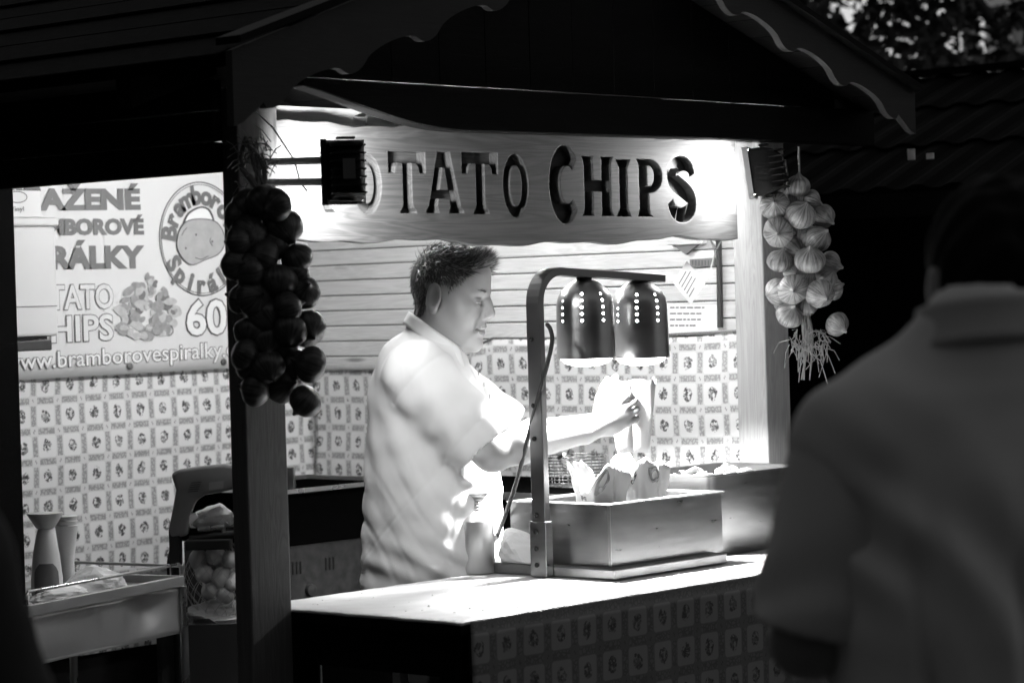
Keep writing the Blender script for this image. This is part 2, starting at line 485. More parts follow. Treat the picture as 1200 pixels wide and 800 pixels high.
# ------------------------------------------------------------------ bodies: blended distance fields turned into one surface
class Field:
    def __init__(s, lo, hi, h):
        s.lo, s.h = np.array(lo, float), h
        s.n = np.ceil((np.array(hi) - s.lo) / h).astype(int) + 1
        s.F = np.full(tuple(s.n), 0.5, np.float32)
        s.ax = [(s.lo[i] + np.arange(s.n[i]) * h).astype(np.float32) for i in range(3)]
    def win(s, lo, hi):
        a = np.maximum(np.floor((np.array(lo) - s.lo) / s.h).astype(int), 0)
        b = np.minimum(np.ceil((np.array(hi) - s.lo) / s.h).astype(int) + 1, s.n)
        if (b <= a).any(): return None
        sl = tuple(slice(a[i], b[i]) for i in range(3))
        return sl, s.ax[0][sl[0]][:, None, None], s.ax[1][sl[1]][None, :, None], s.ax[2][sl[2]][None, None, :]
    def mix(s, sl, d, k, mode):
        F = s.F[sl]
        if mode == 'sub': d = -d
        if mode in ('sub', 'cut'):
            h = np.maximum(k - np.abs(F - d), 0) / k if k else 0
            r = np.maximum(F, d) + (h * h * k * 0.25 if k else 0)
        else:
            h = np.maximum(k - np.abs(F - d), 0) / k if k else 0
            r = np.minimum(F, d) - (h * h * k * 0.25 if k else 0)
        s.F[sl] = r
    def cone(s, a, b, ra, rb, k=0.02, mode='add'):
        a, b = np.array(a, float), np.array(b, float); m = max(ra, rb) + k + 4 * s.h + 0.012
        w = s.win(np.minimum(a, b) - m, np.maximum(a, b) + m)
        if w is None: return s
        sl, X, Y, Z = w; d = b - a; L2 = float(d @ d) + 1e-12
        t = np.clip(((X - a[0]) * d[0] + (Y - a[1]) * d[1] + (Z - a[2]) * d[2]) / L2, 0, 1)
        q = np.sqrt((X - a[0] - t * d[0]) ** 2 + (Y - a[1] - t * d[1]) ** 2 + (Z - a[2] - t * d[2]) ** 2) - (ra + (rb - ra) * t)
        s.mix(sl, q.astype(np.float32), k, mode); return s
    def ell(s, c, r, k=0.02, mode='add', rot=None):
        c, r = np.array(c, float), np.array(r, float); m = r.max() + k + 4 * s.h + 0.012
        w = s.win(c - m, c + m)
        if w is None: return s
        sl, X, Y, Z = w; x, y, z = X - c[0], Y - c[1], Z - c[2]
        if rot is not None:
            R = np.array(rot)                   # columns: the ellipsoid's own axes
            x, y, z = [x * R[0, i] + y * R[1, i] + z * R[2, i] for i in range(3)]
        k0 = np.sqrt((x / r[0]) ** 2 + (y / r[1]) ** 2 + (z / r[2]) ** 2)
        k1 = np.sqrt((x / r[0] ** 2) ** 2 + (y / r[1] ** 2) ** 2 + (z / r[2] ** 2) ** 2) + 1e-9
        s.mix(sl, (k0 * (k0 - 1) / k1).astype(np.float32), k, mode); return s
    def chain(s, pts, rad, k=0.02, mode='add'):
        for i in range(len(pts) - 1): s.cone(pts[i], pts[i + 1], rad[i], rad[i + 1], k, mode)
        return s
    def warp(s, fn):
        X, Y, Z = s.ax[0][:, None, None], s.ax[1][None, :, None], s.ax[2][None, None, :]
        m = np.abs(s.F) < 0.06
        s.F = np.where(m, s.F + fn(X, Y, Z), s.F).astype(np.float32); return s
    def halfspace(s, nrm, off):
        """keep points with nrm . p < off"""
        X, Y, Z = s.ax[0][:, None, None], s.ax[1][None, :, None], s.ax[2][None, None, :]
        s.F = np.maximum(s.F, (X * nrm[0] + Y * nrm[1] + Z * nrm[2] - off)).astype(np.float32); return s
    def surface(s):
        F = s.F; sg = F < 0
        nx, ny, nz = F.shape
        cnt = np.zeros((nx - 1, ny - 1, nz - 1), np.uint8)
        for i in (0, 1):
            for j in (0, 1):
                for k in (0, 1): cnt += sg[i:nx - 1 + i, j:ny - 1 + j, k:nz - 1 + k]
        act = (cnt > 0) & (cnt < 8)
        idx = np.argwhere(act)
        num = np.full(act.shape, -1, np.int32); num[act] = np.arange(len(idx))
        acc = np.zeros((len(idx), 3)); n = np.zeros(len(idx))
        cor = [(i, j, k) for i in (0, 1) for j in (0, 1) for k in (0, 1)]
        val = {c: F[idx[:, 0] + c[0], idx[:, 1] + c[1], idx[:, 2] + c[2]].astype(float) for c in cor}
        for c in cor:
            for a in range(3):
                if c[a] == 0:
                    e = list(c); e[a] = 1; e = tuple(e)
                    m = (val[c] < 0) != (val[e] < 0)
                    t = np.where(m, val[c] / np.where(m, val[c] - val[e], 1), 0)
                    p = np.array(c, float)[None, :].repeat(len(idx), 0); p[:, a] += t
                    acc += p * m[:, None]; n += m
        V = s.lo + (idx + acc / n[:, None]) * s.h
        Q = []
        for a in range(3):
            b, c = (a + 1) % 3, (a + 2) % 3
            sl0 = [slice(None)] * 3; sl1 = [slice(None)] * 3
            sl0[a] = slice(0, -1); sl1[a] = slice(1, None)
            ch = sg[tuple(sl0)] != sg[tuple(sl1)]
            e = np.argwhere(ch)
            ok = (e[:, b] > 0) & (e[:, c] > 0) & (e[:, b] < F.shape[b] - 1) & (e[:, c] < F.shape[c] - 1)
            e = e[ok]
            fl = sg[e[:, 0], e[:, 1], e[:, 2]]
            def cell(db, dc):
                q = e.copy(); q[:, b] -= db; q[:, c] -= dc; return num[q[:, 0], q[:, 1], q[:, 2]]
            q = np.stack([cell(1, 1), cell(0, 1), cell(0, 0), cell(1, 0)], 1)
            q[~fl] = q[~fl][:, ::-1]
            Q.append(q)
        return V, np.concatenate(Q)
    def build(s, name, mat, parent, to_world, org=None, relax=1):
        V, Q = s.surface()
        if org is None: org = ORG[parent]
        W = to_world(V) - np.array(org)
        me = bpy.data.meshes.new(name)
        me.vertices.add(len(W)); me.vertices.foreach_set('co', W.astype(np.float32).ravel())
        me.loops.add(Q.size); me.loops.foreach_set('vertex_index', Q.astype(np.int32).ravel())
        me.polygons.add(len(Q)); me.polygons.foreach_set('loop_start', np.arange(0, Q.size, 4, dtype=np.int32))
        me.polygons.foreach_set('use_smooth', np.ones(len(Q), bool))
        me.update(); me.validate()
        return link_mesh(name, me, mat, parent, org)

def wob(X, Y, Z, a, seeds):
    """cloth folds: a few long waves in fixed directions"""
    r = 0
    for (dx, dy, dz, fr, ph) in seeds: r = r + np.sin((X * dx + Y * dy + Z * dz) * fr + ph)
    return a * r

def add_hand(F, wrist, fwd, palm, side, curl=0.6, s=1.0, k=0.006, spread=0.12):
    """palm and five fingers; palm = direction the palm faces, side = +1 when the thumb lies on cross(fwd, palm)"""
    fwd = np.array(fwd, float); fwd /= np.linalg.norm(fwd)
    palm = np.array(palm, float); palm -= fwd * (palm @ fwd); palm /= np.linalg.norm(palm)
    th = np.cross(fwd, palm) * side
    w = np.array(wrist, float)
    rot = np.stack([th, palm, fwd], 1)
    F.ell(w + fwd * 0.05 * s, (0.042 * s, 0.017 * s, 0.055 * s), 0.02, rot=rot)
    F.cone(w - fwd * 0.03 * s, w + fwd * 0.03 * s, 0.026 * s, 0.027 * s, 0.015)
    for i, (off, L) in enumerate(((0.030, 0.078), (0.010, 0.088), (-0.010, 0.082), (-0.029, 0.064))):
        p = w + fwd * (0.088 - abs(off - 0.008) * 0.25) * s + th * off * s
        a = 0.25 * curl; d0 = fwd + th * (off * spread / 0.03)
        for seg, (fr, rr) in enumerate(((0.45, 0.0098), (0.31, 0.0088), (0.24, 0.0078))):
            d = d0 * math.cos(a) + palm * math.sin(a); d /= np.linalg.norm(d)
            q = p + d * L * fr * s
            F.cone(p, q, rr * s, (rr - 0.0009) * s, k if seg == 0 else 0.003)
            p = q; a += curl * (0.9 if seg == 0 else 0.7)
    p = w + fwd * 0.022 * s + th * 0.03 * s
    for i, (L, rr) in enumerate(((0.045, 0.0135), (0.034, 0.0105), (0.026, 0.0095))):
        d = fwd * (0.62 + 0.1 * i) + th * (0.72 - 0.28 * i * curl) + palm * (0.25 + 0.25 * i * curl); d /= np.linalg.norm(d)
        q = p + d * L * s
        F.cone(p, q, rr * s, (rr - 0.001) * s, 0.008 if i == 0 else 0.003); p = q

# ================================================================== the setting
g = MB()
g.add([(-60, -60, 0), (90, -60, 0), (90, 90, 0), (-60, 90, 0)], [(0, 1, 2, 3)])
tag(g.build('ground', 'cobble_ground'), 'dark cobbled market ground under the stalls', None, kind='structure')

def house(name, label, c, ax, w, d, h, floors, bays, wall='dark_plaster', roof_h=2.5):
    """a plain town house; c = middle of the front foot, ax = direction along the front, its normal points to the street"""
    ax = np.array([ax[0], ax[1], 0.0]); ax /= np.linalg.norm(ax); nr = np.array([ax[1], -ax[0], 0.0]); zz = np.array([0, 0, 1.0])
    c = np.array([c[0], c[1], 0.0])
    t = thing(name, label, 'house', tuple(c))
    MB().obox(c - nr * d / 2 + zz * h / 2, (ax, nr, zz), (w / 2, d / 2, h / 2)).build('wall', wall, t)
    MB().prism([(-d / 2 - .3, 0), (d / 2 + .3, 0), (0, roof_h)], c - nr * d / 2 + zz * h - ax * (w / 2 + .2), nr, zz, ax, w + .4).build('roof', 'roof_felt', t)
    wm = None
    for f in range(floors):
        for b in range(bays):
            p = c + ax * (-w / 2 + w * (b + .5) / bays) + zz * (h * (f + .5) / floors + .1)
            wi = MB().obox(p, (ax, nr, zz), (.5, .05, .85)).build('window', 'window_glass', t)
            m = MB()
            for q, hx, hz in ((ax * .55, .05, .9), (-ax * .55, .05, .9), (zz * .9, .6, .05), (-zz * .9, .65, .06), (zz * 0, .03, .85), (zz * .25, .5, .03)):
                m.obox(p + q + nr * .03, (ax, nr, zz), (hx, .06, hz))
            m.build('frame', 'grey_plaster', wi)
    return t

# unseen houses added behind the camera and to the left to block dusk sky
hd = np.array([math.sin(HEAD), math.cos(HEAD)]); hr = np.array([math.cos(HEAD), -math.sin(HEAD)])
cb = CAM[:2] - hd * 4.0
for k, (dx, w, h) in enumerate(((-13, 13, 8.5), (0, 12.6, 9.5), (12.8, 12.6, 9.0))):
    house('town_house', ['tall dark plastered house with a low roof across the lane', 'tallest dark plastered house across the lane facing the stall', 'dark plastered house across the lane beside the tallest one'][k],
          cb + hr * dx, hr * -1.0, w, 7, h, 4, 4)
cl = CAM[:2] - hr * 9.0 + hd * 9
house('town_house', 'long dark house closing the lane beyond the trolley side', cl, hd * 1.0, 17, 6, 14.0, 4, 6)
# pale corner building behind the trees
pb = at_d(1364, 300, 30.0)
t = thing('corner_building', 'pale plastered corner building seen through the tree branches', 'building', (pb[0], pb[1], 0))
zz = np.array([0, 0, 1.0]); hx = np.array([*hr, 0.0]); hy = np.array([*hd, 0.0])
MB().obox(np.array([pb[0], pb[1], 4.0]) + hy * 1.0, (hx, hy, zz), (1.6, 1.0, 4.0)).build('wall', 'pale_plaster', t)
for px, wd in ((1199, .10), (1225, .10)):
    p = at_d(px, 60, 29.9)
    MB().obox(np.array([p[0], p[1], 4.0]), (hx, hy, zz), (wd, .12, 4.0)).build('pilaster', 'grey_plaster', t)
for px in (1212, 1265):
    p = at_d(px, 20, 29.95)
    wi = MB().obox(np.array([p[0], p[1], 6.3]), (hx, hy, zz), (.25, .06, .6)).build('window', 'window_glass', t)
    MB().obox(np.array([p[0], p[1], 5.65]), (hx, hy, zz), (.3, .1, .05)).build('sill', 'grey_plaster', wi)
MB().obox(np.array([pb[0], pb[1], 8.1]) + hy * 1.0, (hx, hy, zz), (1.8, 1.2, .12)).build('roof', 'roof_felt', t)

lp = at_d(1138, 60, 26.0)
t = thing('lamp_post', 'grey lamp post standing behind the leafy tree', 'lamp post', (lp[0], lp[1], 0))
MB().lathe([(.16, 0), (.16, .5), (.10, .6), (.085, 6.0)], (lp[0], lp[1], 0), 18).build('pole', 'grey_plaster', t, smooth=True)
MB().lathe([(.05, 6.0), (.22, 6.1), (.26, 6.5), (.08, 6.7)], (lp[0], lp[1], 0), 18).build('lantern', 'window_glass', t, smooth=True)
# ================================================================== the stall
LABEL_STALL = 'wooden market stall with a gabled roof and scalloped grey bargeboards'
stall = thing('market_stall', LABEL_STALL, 'stall', (0.92, 0.9, 0))
BW = 1.895          # inner face of the right wall
AV = 1.82           # inner face of the back wall
# posts
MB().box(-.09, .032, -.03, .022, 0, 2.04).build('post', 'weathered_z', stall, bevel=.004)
MB().box(1.83, 1.94, -.03, .07, 0, 2.04).build('post', 'pine_z', stall, bevel=.004)
MB().box(-.09, .02, .905, 1.0, 0, 2.0).build('post', 'dark_wood_y', stall, bevel=.004)
MB().box(-.09, .02, AV - .06, AV + .03, 0, 2.0).build('post', 'pine_z', stall, bevel=.004)
MB().box(BW + .021, BW + .11, AV + .022, AV + .11, 0, 2.0).build('post', 'pine_z', stall, bevel=.004)
# boards of the right wall and of the back wall
pit = .0483
proto_b = proto_a = None
NB = 31
for i in range(NB):
    z0 = .62 + i * pit
    def board(axis):
        m = MB()
        if axis == 1: m.box(BW, BW + .02, .071, AV + .02, z0, z0 + pit - .0028)
        else: m.box(.021, BW + .02, AV + .0005, AV + .02, z0, z0 + pit - .0028)
        return m.build('board', 'pine_y' if axis == 1 else 'pine_x', stall, bevel=.003, seg=1)
    if proto_b is None:
        proto_b, proto_a = board(1), board(0)
    else:
        for pr in (proto_b, proto_a):
            c = pr.copy(); COL.objects.link(c); c.parent = stall; c.location = (RND.uniform(-.0012, .0012) if pr is proto_b else 0, RND.uniform(-.0012, .0012) if pr is proto_a else 0, i * pit)
# sheathing behind the boards
MB().box(BW + .022, BW + .032, .071, AV + .02, .1, 2.1).build('sheathing', 'dark_wood_y', stall)
MB().box(.021, BW + .02, AV + .0225, AV + .032, .1, 2.1).build('sheathing', 'dark_wood_x', stall)
MB().box(-.075, -.035, 1.001, AV - .061, .1, 2.0).build('sheathing', 'dark_wood_y', stall)
# header over the left opening (planks) and low wall under it
for k in range(3):
    MB().box(-.128, -.095, .008, 1.6, 1.855 + k * .068, 1.855 + k * .068 + .066).build('header_plank', 'dark_wood_y', stall, bevel=.003, seg=1)
MB().box(-.128, -.12, .55, .62, 1.93, 1.956).build('number_plate', 'grey_plaster', stall)
# tie beam with its rounded end, across the front under the gable
tie = [(-.02, 2.052)]
for q in range(0, 13):
    s_ = q / 12
    tie.append((-.02 + .52 * s_, 2.035 - .085 * math.sin(s_ * math.pi / 2) ** 1.2))
tie += [(1.5, 1.957), (2.18, 1.957), (2.18, 2.052)]
MB().prism(tie, (0, -.17, 0), (1, 0, 0), (0, 0, 1), (0, 1, 0), .05).build('tie_beam', 'dark_wood_x', stall, bevel=.003, seg=1)
MB().box(.036, 1.829, .048, .085, 1.972, 2.012).build('lintel', 'pine_x', stall, bevel=.003)
# gable roof: deck, rafters, bargeboards
AP_U, AP_Z, SL = .9, 2.475, .338
V0, V1 = -.285, 2.1
def roof_z(u): return AP_Z - SL * abs(u - AP_U)
for sgn, ue in ((-1, -.36), (1, 2.16)):
    nb = 12
    for k in range(nb):                       # roof planks run from eave to eave direction, each a board
        a, b_ = AP_U + (ue - AP_U) * k / nb, AP_U + (ue - AP_U) * (k + .97) / nb
        pts = [(a, V0, roof_z(a)), (b_, V0, roof_z(b_)), (b_, V1, roof_z(b_)), (a, V1, roof_z(a))]
        top = [(p[0], p[1], p[2] + .02) for p in pts]
        MB().add(pts + top, [(0, 1, 2, 3), (4, 7, 6, 5), (0, 4, 5, 1), (1, 5, 6, 2), (2, 6, 7, 3), (3, 7, 4, 0)]).build('roof_plank', 'pine_y' if .2 < a < 1.25 else 'dark_wood_y', stall)  # outer planks take dark wood, so the overhang's shade is in their colour
    # felt in overlapping courses
    for k in range(6):
        a, b_ = AP_U + (ue * 1.0 - AP_U) * (5 - k) / 6, AP_U + (ue - AP_U) * (6 - k + .12) / 6
        lift = .024 + .004 * (k % 2)
        pts = [(a, V0 - .01, roof_z(a) + lift), (b_, V0 - .01, roof_z(b_) + lift + .006), (b_, V1, roof_z(b_) + lift + .006), (a, V1, roof_z(a) + lift)]
        top = [(p[0], p[1], p[2] + .005) for p in pts]
        MB().add(pts + top, [(0, 1, 2, 3), (4, 7, 6, 5), (0, 4, 5, 1), (1, 5, 6, 2), (2, 6, 7, 3), (3, 7, 4, 0)]).build('roof_course', 'roof_felt', stall)
    # rafters
    for vv in (.06, .9, 1.75):
        m = MB(); a, b_ = AP_U, ue + .03 * -sgn
        pts = [(a, vv - .025, roof_z(a) - .07), (b_, vv - .025, roof_z(b_) - .07), (b_, vv + .025, roof_z(b_) - .07), (a, vv + .025, roof_z(a) - .07)]
        top = [(p[0], p[1], roof_z(p[0]) - .001) for p in pts]
        m.add(pts + top, [(0, 1, 2, 3), (4, 7, 6, 5), (0, 4, 5, 1), (1, 5, 6, 2), (2, 6, 7, 3), (3, 7, 4, 0)]).build('rafter', 'dark_wood_x', stall)
    # scalloped bargeboard
    n = 150; top_e, bot_e = [], []
    L = abs(ue - AP_U)
    for q in range(n + 1):
        s_ = q / n; u = AP_U + (ue - AP_U) * s_
        top_e.append((u, roof_z(u) + .045))
        d = s_ * L / .235
        ph = d - math.floor(d)
        sc = .024 * math.sqrt(max(0, 1 - (2 * min(ph / .72, 1) - 1) ** 2)) if ph < .72 else -.010 * math.sin((ph - .72) / .28 * math.pi)
        end = 1 - max(0, min(1, (s_ - .93) / .05))
        if s_ > .93: sc = .012 * end
        bot_e.append((u, roof_z(u) - (.098 if sgn < 0 else .058) + (sc if s_ <= .93 else sc + (-.012) * (1 - end))))
    poly = top_e + bot_e[::-1]
    poly = [(a, b_ - .012 * max(0, (AP_U - a) / 1.26)) for a, b_ in poly]
    MB().prism(poly, (0, V0 - .033, 0), (1, 0, 0), (0, 0, 1), (0, 1, 0), .02).build('bargeboard', 'grey_paint_wood', stall)
    MB().prism([(AP_U, AP_Z + .046), (ue - .0 * sgn, roof_z(ue) + .046), (ue, roof_z(ue) + .062), (AP_U, AP_Z + .062)], (0, V0 - .06, 0), (1, 0, 0), (0, 0, 1), (0, 1, 0), .075).build('verge_strip', 'dark_wood_x', stall)
# gable infill boards behind the bargeboards
for k in range(14):
    a = -.2 + k * .158; b_ = a + .155
    za, zb = roof_z(a) - .002, roof_z(b_) - .002
    if min(za, zb) < 2.07: continue
    pk = [(a, 2.056), (b_, 2.056), (b_, zb)] + ([(AP_U, AP_Z - .002)] if a < AP_U < b_ else []) + [(a, za)]
    MB().prism(pk, (0, -.155, 0), (1, 0, 0), (0, 0, 1), (0, 1, 0), .018).build('gable_board', 'dark_wood_x', stall)
# plates along both sides under the roof
for u0 in (-.085, 1.86):
    MB().box(u0, u0 + .07, -.1, 1.99, 2.041, 2.09).build('wall_plate', 'pine_y', stall, bevel=.003)

# ================================================================== carved sign
def ring(cx, cy, rx, ry, n=28, a0=0, a1=2 * math.pi, flip=False):
    pts = [(cx + rx * math.cos(a0 + (a1 - a0) * i / (n if a1 - a0 > 6.2 else n - 1)), cy + ry * math.sin(a0 + (a1 - a0) * i / (n if a1 - a0 > 6.2 else n - 1))) for i in range(n)]
    return pts[::-1] if flip else pts
def stroke_arc(pts, w):
    """outline of a thick open stroke through pts, w = width function of 0..1"""
    P = np.array(pts); T = np.gradient(P, axis=0); T /= np.linalg.norm(T, axis=1)[:, None]
    N = np.stack([-T[:, 1], T[:, 0]], 1); n = len(P)
    W = np.array([w(i / (n - 1)) for i in range(n)])[:, None] / 2
    return [tuple(p) for p in P + N * W] + [tuple(p) for p in (P - N * W)[::-1]]
LET = {}
LET['T'] = [[(.27, 0), (.75, 0), (.74, .06), (.67, .11), (.64, .18), (.64, .80), (.74, .80), (.80, .75), (.83, .64), (1.02, .64), (1.02, 1.01), (-.02, 1.01), (-.02, .64), (.17, .64), (.20, .75), (.26, .80), (.36, .80), (.36, .18), (.34, .11), (.28, .06)]]
LET['A'] = [[(-.03, 0), (.36, 0), (.34, .07), (.31, .13), (.34, .23), (.60, .23), (.64, .13), (.60, .07), (.58, 0), (1.03, 0), (1.02, .07), (.95, .13), (.67, 1), (.31, 1), (.05, .13), (-.02, .07)], [(.38, .40), (.46, .72), (.50, .72), (.56, .40)]]
LET['O'] = [ring(.5, .5, .5, .5, 40), ring(.5, .5, .20, .30, 32)]
LET['H'] = [[(0, 0), (.40, 0), (.36, .08), (.38, .16), (.38, .40), (.60, .40), (.60, .16), (.60, .08), (.56, 0), (1, 0), (.94, .08), (.91, .16), (.91, .84), (.94, .92), (1, 1), (.58, 1), (.61, .92), (.60, .84), (.60, .61), (.38, .61), (.38, .84), (.36, .92), (.40, 1), (0, 1), (.05, .92), (.08, .84), (.08, .16), (.05, .08)]]
LET['I'] = [[(.04, 0), (.96, 0), (.86, .08), (.76, .16), (.76, .84), (.86, .92), (.96, 1), (.04, 1), (.14, .92), (.26, .84), (.26, .16), (.14, .08)]]
bowl_o = [(.5 + .5 * math.cos(a), .70 + .30 * math.sin(a)) for a in np.linspace(-1.45, 1.45, 16)]
bowl_i = [(.50 + .16 * math.cos(a), .70 + .16 * math.sin(a)) for a in np.linspace(-1.5, 1.5, 12)]
LET['P'] = [[(.02, 0), (.64, 0), (.52, .08), (.50, .16), (.50, .40)] + bowl_o + [(.02, 1), (.08, .92), (.11, .84), (.11, .16), (.08, .08)], [(.44, .54)] + bowl_i + [(.44, .86)]]
c_arc = [(.55 + .40 * math.cos(a), .5 + .415 * math.sin(a)) for a in np.linspace(.75, 2 * math.pi - .75, 30)]
LET['C'] = [stroke_arc(c_arc, lambda s: .24 + .16 * math.sin(s * math.pi))]
s_pts = [(.87, .72), (.80, .86), (.60, .93), (.36, .90), (.19, .78), (.22, .64), (.40, .56), (.60, .48), (.80, .37), (.84, .22), (.68, .10), (.44, .07), (.22, .14), (.12, .30)]
sp_ = np.array(s_pts); tt = np.linspace(0, len(sp_) - 1, 44)
def catm(P, t):
    i = int(min(t, len(P) - 2)); f = t - i
    p0, p1, p2, p3 = P[max(i - 1, 0)], P[i], P[i + 1], P[min(i + 2, len(P) - 1)]
    return .5 * ((2 * p1) + (-p0 + p2) * f + (2 * p0 - 5 * p1 + 4 * p2 - p3) * f * f + (-p0 + 3 * p1 - 3 * p2 + p3) * f ** 3)
LET['S'] = [stroke_arc([tuple(catm(sp_, t)) for t in tt], lambda s: .21 + .13 * math.sin(s * math.pi))]
SV = -.012
row = [('P', 374, 405, 178, 250), ('O', 414, 447, 180, 252), ('T', 457, 498, 178, 251), ('A', 500.5, 541.5, 177.5, 251), ('T', 543, 583, 179, 252), ('O', 590, 619.5, 180, 256), ('C', 646, 678, 176, 257), ('H', 682, 719, 183, 254), ('I', 721, 740, 186, 255), ('P', 746, 776, 186, 255), ('S', 782, 815, 187, 257)]
def board_edge(n=80):
    u0, u1 = .034, 1.742
    bot = []
    for i in range(n + 1):
        s_ = i / n; u = u0 + (u1 - u0) * s_
        bot.append((u, 1.700 + .006 * math.sin(s_ * 9) + .005 * math.sin(s_ * 23 + 1) + .0025 * math.sin(s_ * 61) + (.010 * max(0, (s_ - .97) / .03))))
    top = [(u0 + (u1 - u0) * i / 40, 1.968 + .004 * math.sin(i * .7) + .003 * math.sin(i * 1.9)) for i in range(40, -1, -1)]
    return bot + top
holes = []
for ch, x0, x1, y0, y1 in row:
    a, b_ = at_v(x0, y1, SV), at_v(x1, y0, SV)
    for poly in LET[ch]:
        holes.append([(a[0] + (b_[0] - a[0]) * p[0], a[2] + (b_[2] - a[2]) * p[1]) for p in poly])
sign = thing('carved_sign', 'long live-edge wooden sign board carved with the words POTATO CHIPS', 'sign', (.91, .02, 1.70))
vs, fs = curve_mesh([board_edge()] + holes, .0125, .0025)
m = MB(); m.add([(v[0], SV + .015 - v[2], v[1]) for v in vs], fs)
m.build('face_board', 'sign_wood', sign, fix=False, smooth=False)
m = MB(); bo = board_edge(30)
m.prism(bo, (0, SV + .0305, 0), (1, 0, 0), (0, 0, 1), (0, 1, 0), .016).build('backing_board', 'sign_wood', sign)
for u in (.35, .9, 1.5):
    MB().tube([(u, SV + .02, 1.96), (u, SV + .02, 1.985), (u, .06, 1.992)], .004, 6).build('hook', 'steel', sign)

# ================================================================== lamps on the stall
def floodlight(name, label, c, fwd, w, h, dep, arms, energy, group):
    fwd = np.array(fwd, float); fwd /= np.linalg.norm(fwd); sx = np.cross(fwd, (0, 0, 1.0)); sx /= np.linalg.norm(sx); uz = np.cross(sx, fwd)
    c = np.array(c, float)
    t = thing(name, label, 'floodlight', tuple(c), group)
    ax = (sx, fwd, uz)
    m = MB(); hw, hh, hd_ = w / 2, h / 2, dep / 2
    # tapered cast housing: narrow back, wide front
    secs = [(-hd_, .62), (-hd_ * .6, .86), (0, 1.0), (hd_, 1.0)]
    for f_, k in secs:
        for (i, j) in ((-1, -1), (1, -1), (1, 1), (-1, 1)): m.v.append(tuple(c + sx * hw * k * i + uz * hh * (k if k < 1 else 1) * j + fwd * f_))
    for q in range(3):
        for k in range(4): m.f.append((q * 4 + k, q * 4 + (k + 1) % 4, q * 4 + 4 + (k + 1) % 4, q * 4 + 4 + k)); m.mi.append(0)
    m.f.append((3, 2, 1, 0)); m.mi.append(0)
    hs = m.build('housing', 'black_metal', t, bevel=.006, seg=2, smooth=True)
    for k in range(7):
        z = -hh * .8 + k * hh * 1.6 / 6
        MB().obox(c - fwd * hd_ * .75 + uz * z, ax, (hw * .96, hd_ * .45, .0016)).build('cooling_fin', 'black_metal', hs)
    MB().obox(c - fwd * (hd_ * 1.22), ax, (w * .17, .001, h * .17)).build('rating_plate', 'dark_steel', hs)
    m = MB()
    for (i, j, a, b_) in ((0, 1, hw + .006, .006), (0, -1, hw + .006, .006), (1, 0, .006, hh), (-1, 0, .006, hh)):
        m.obox(c + fwd * (hd_ + .004) + sx * hw * i + uz * hh * j, ax, (a, .007, b_))
    m.build('front_rim', 'aluminium', t)
    MB().obox(c + fwd * (hd_ - .004), ax, (hw * .97, .002, hh * .97)).build('lamp_glass', 'lamp_glass', t)
    # yoke and arms
    m = MB()
    for s_ in (-1, 1): m.obox(c + uz * (hh + .007) * s_, ax, (hw * .5, .012, .002))
    m.build('yoke', 'black_metal', t)
    for a, b_ in arms: MB().tube([a, b_], .0085, 12).build('arm', 'white_paint', t, smooth=True)
    lit(t, c + fwd * (hd_ + .004), fwd, (w * .8, h * .8), energy, name + '_beam', spread=math.radians(178))
    return t
G_FL = 'halogen floodlights on the stall posts'
fdir = np.array([.60, .78, -.04])
fc = at_d(406, 200, 5.82)
brk = at_d(380, 202, 5.82)
floodlight('floodlight', 'black floodlight with rating plate on two pale arms, in front of the carved sign', fc, fdir, .080, .130, .080,
           [(at_v(314, 190, -.032), at_d(379, 188, 5.82)), (at_v(314, 214, -.032), at_d(379, 213, 5.82))], 9.0, G_FL)
fl = [o for o in bpy.data.objects if o.name == 'floodlight'][0]
MB().obox(brk, (np.array([*hr, 0]), np.array([*hd, 0]), (0, 0, 1)), (.006, .018, .072)).build('bracket', 'black_metal', fl)
m = MB(); pth = [at_v(300, 131, -.034), at_v(320, 150, -.06), at_d(345, 188, 5.85), at_d(352, 214, 5.84), at_d(360, 224, 5.84)]
m.tube(pth, .0022, 6).build('lamp_wire', 'steel', fl)
fr = at_d(899, 200, 7.08)
floodlight('floodlight', 'black floodlight seen from its side above the pale onion string', fr, (-.50, .86, -.12), .085, .125, .085,
           [(fr + np.array([.03, .03, .02]), (1.86, -.028, fr[2] + .02)), (fr + np.array([.03, .03, -.02]), (1.86, -.028, fr[2] - .02))], 5.5, G_FL)

# unseen fluorescent batten under the roof behind the sign, assumed for the interior light
tb = thing('batten_lamp', 'fluorescent batten lamp under the stall roof behind the carved sign', 'lamp', (1.2, .62, 2.04))
MB().box(.78, 1.62, .59, .65, 2.03, 2.06).build('housing', 'white_paint', tb, bevel=.004)
MB().tube([(.8, .62, 2.012), (1.6, .62, 2.012)], .013, 12).build('tube', 'tube_glow', tb, smooth=True)
for u in (.795, 1.605): MB().box(u - .01, u + .01, .605, .635, 1.995, 2.03).build('end_cap', 'white_plastic', tb)
for u in (.9, 1.5): MB().tube([(u, .62, 2.06), (u, .62, roof_z(u) - .002)], .003, 6).build('hanger', 'steel', tb)

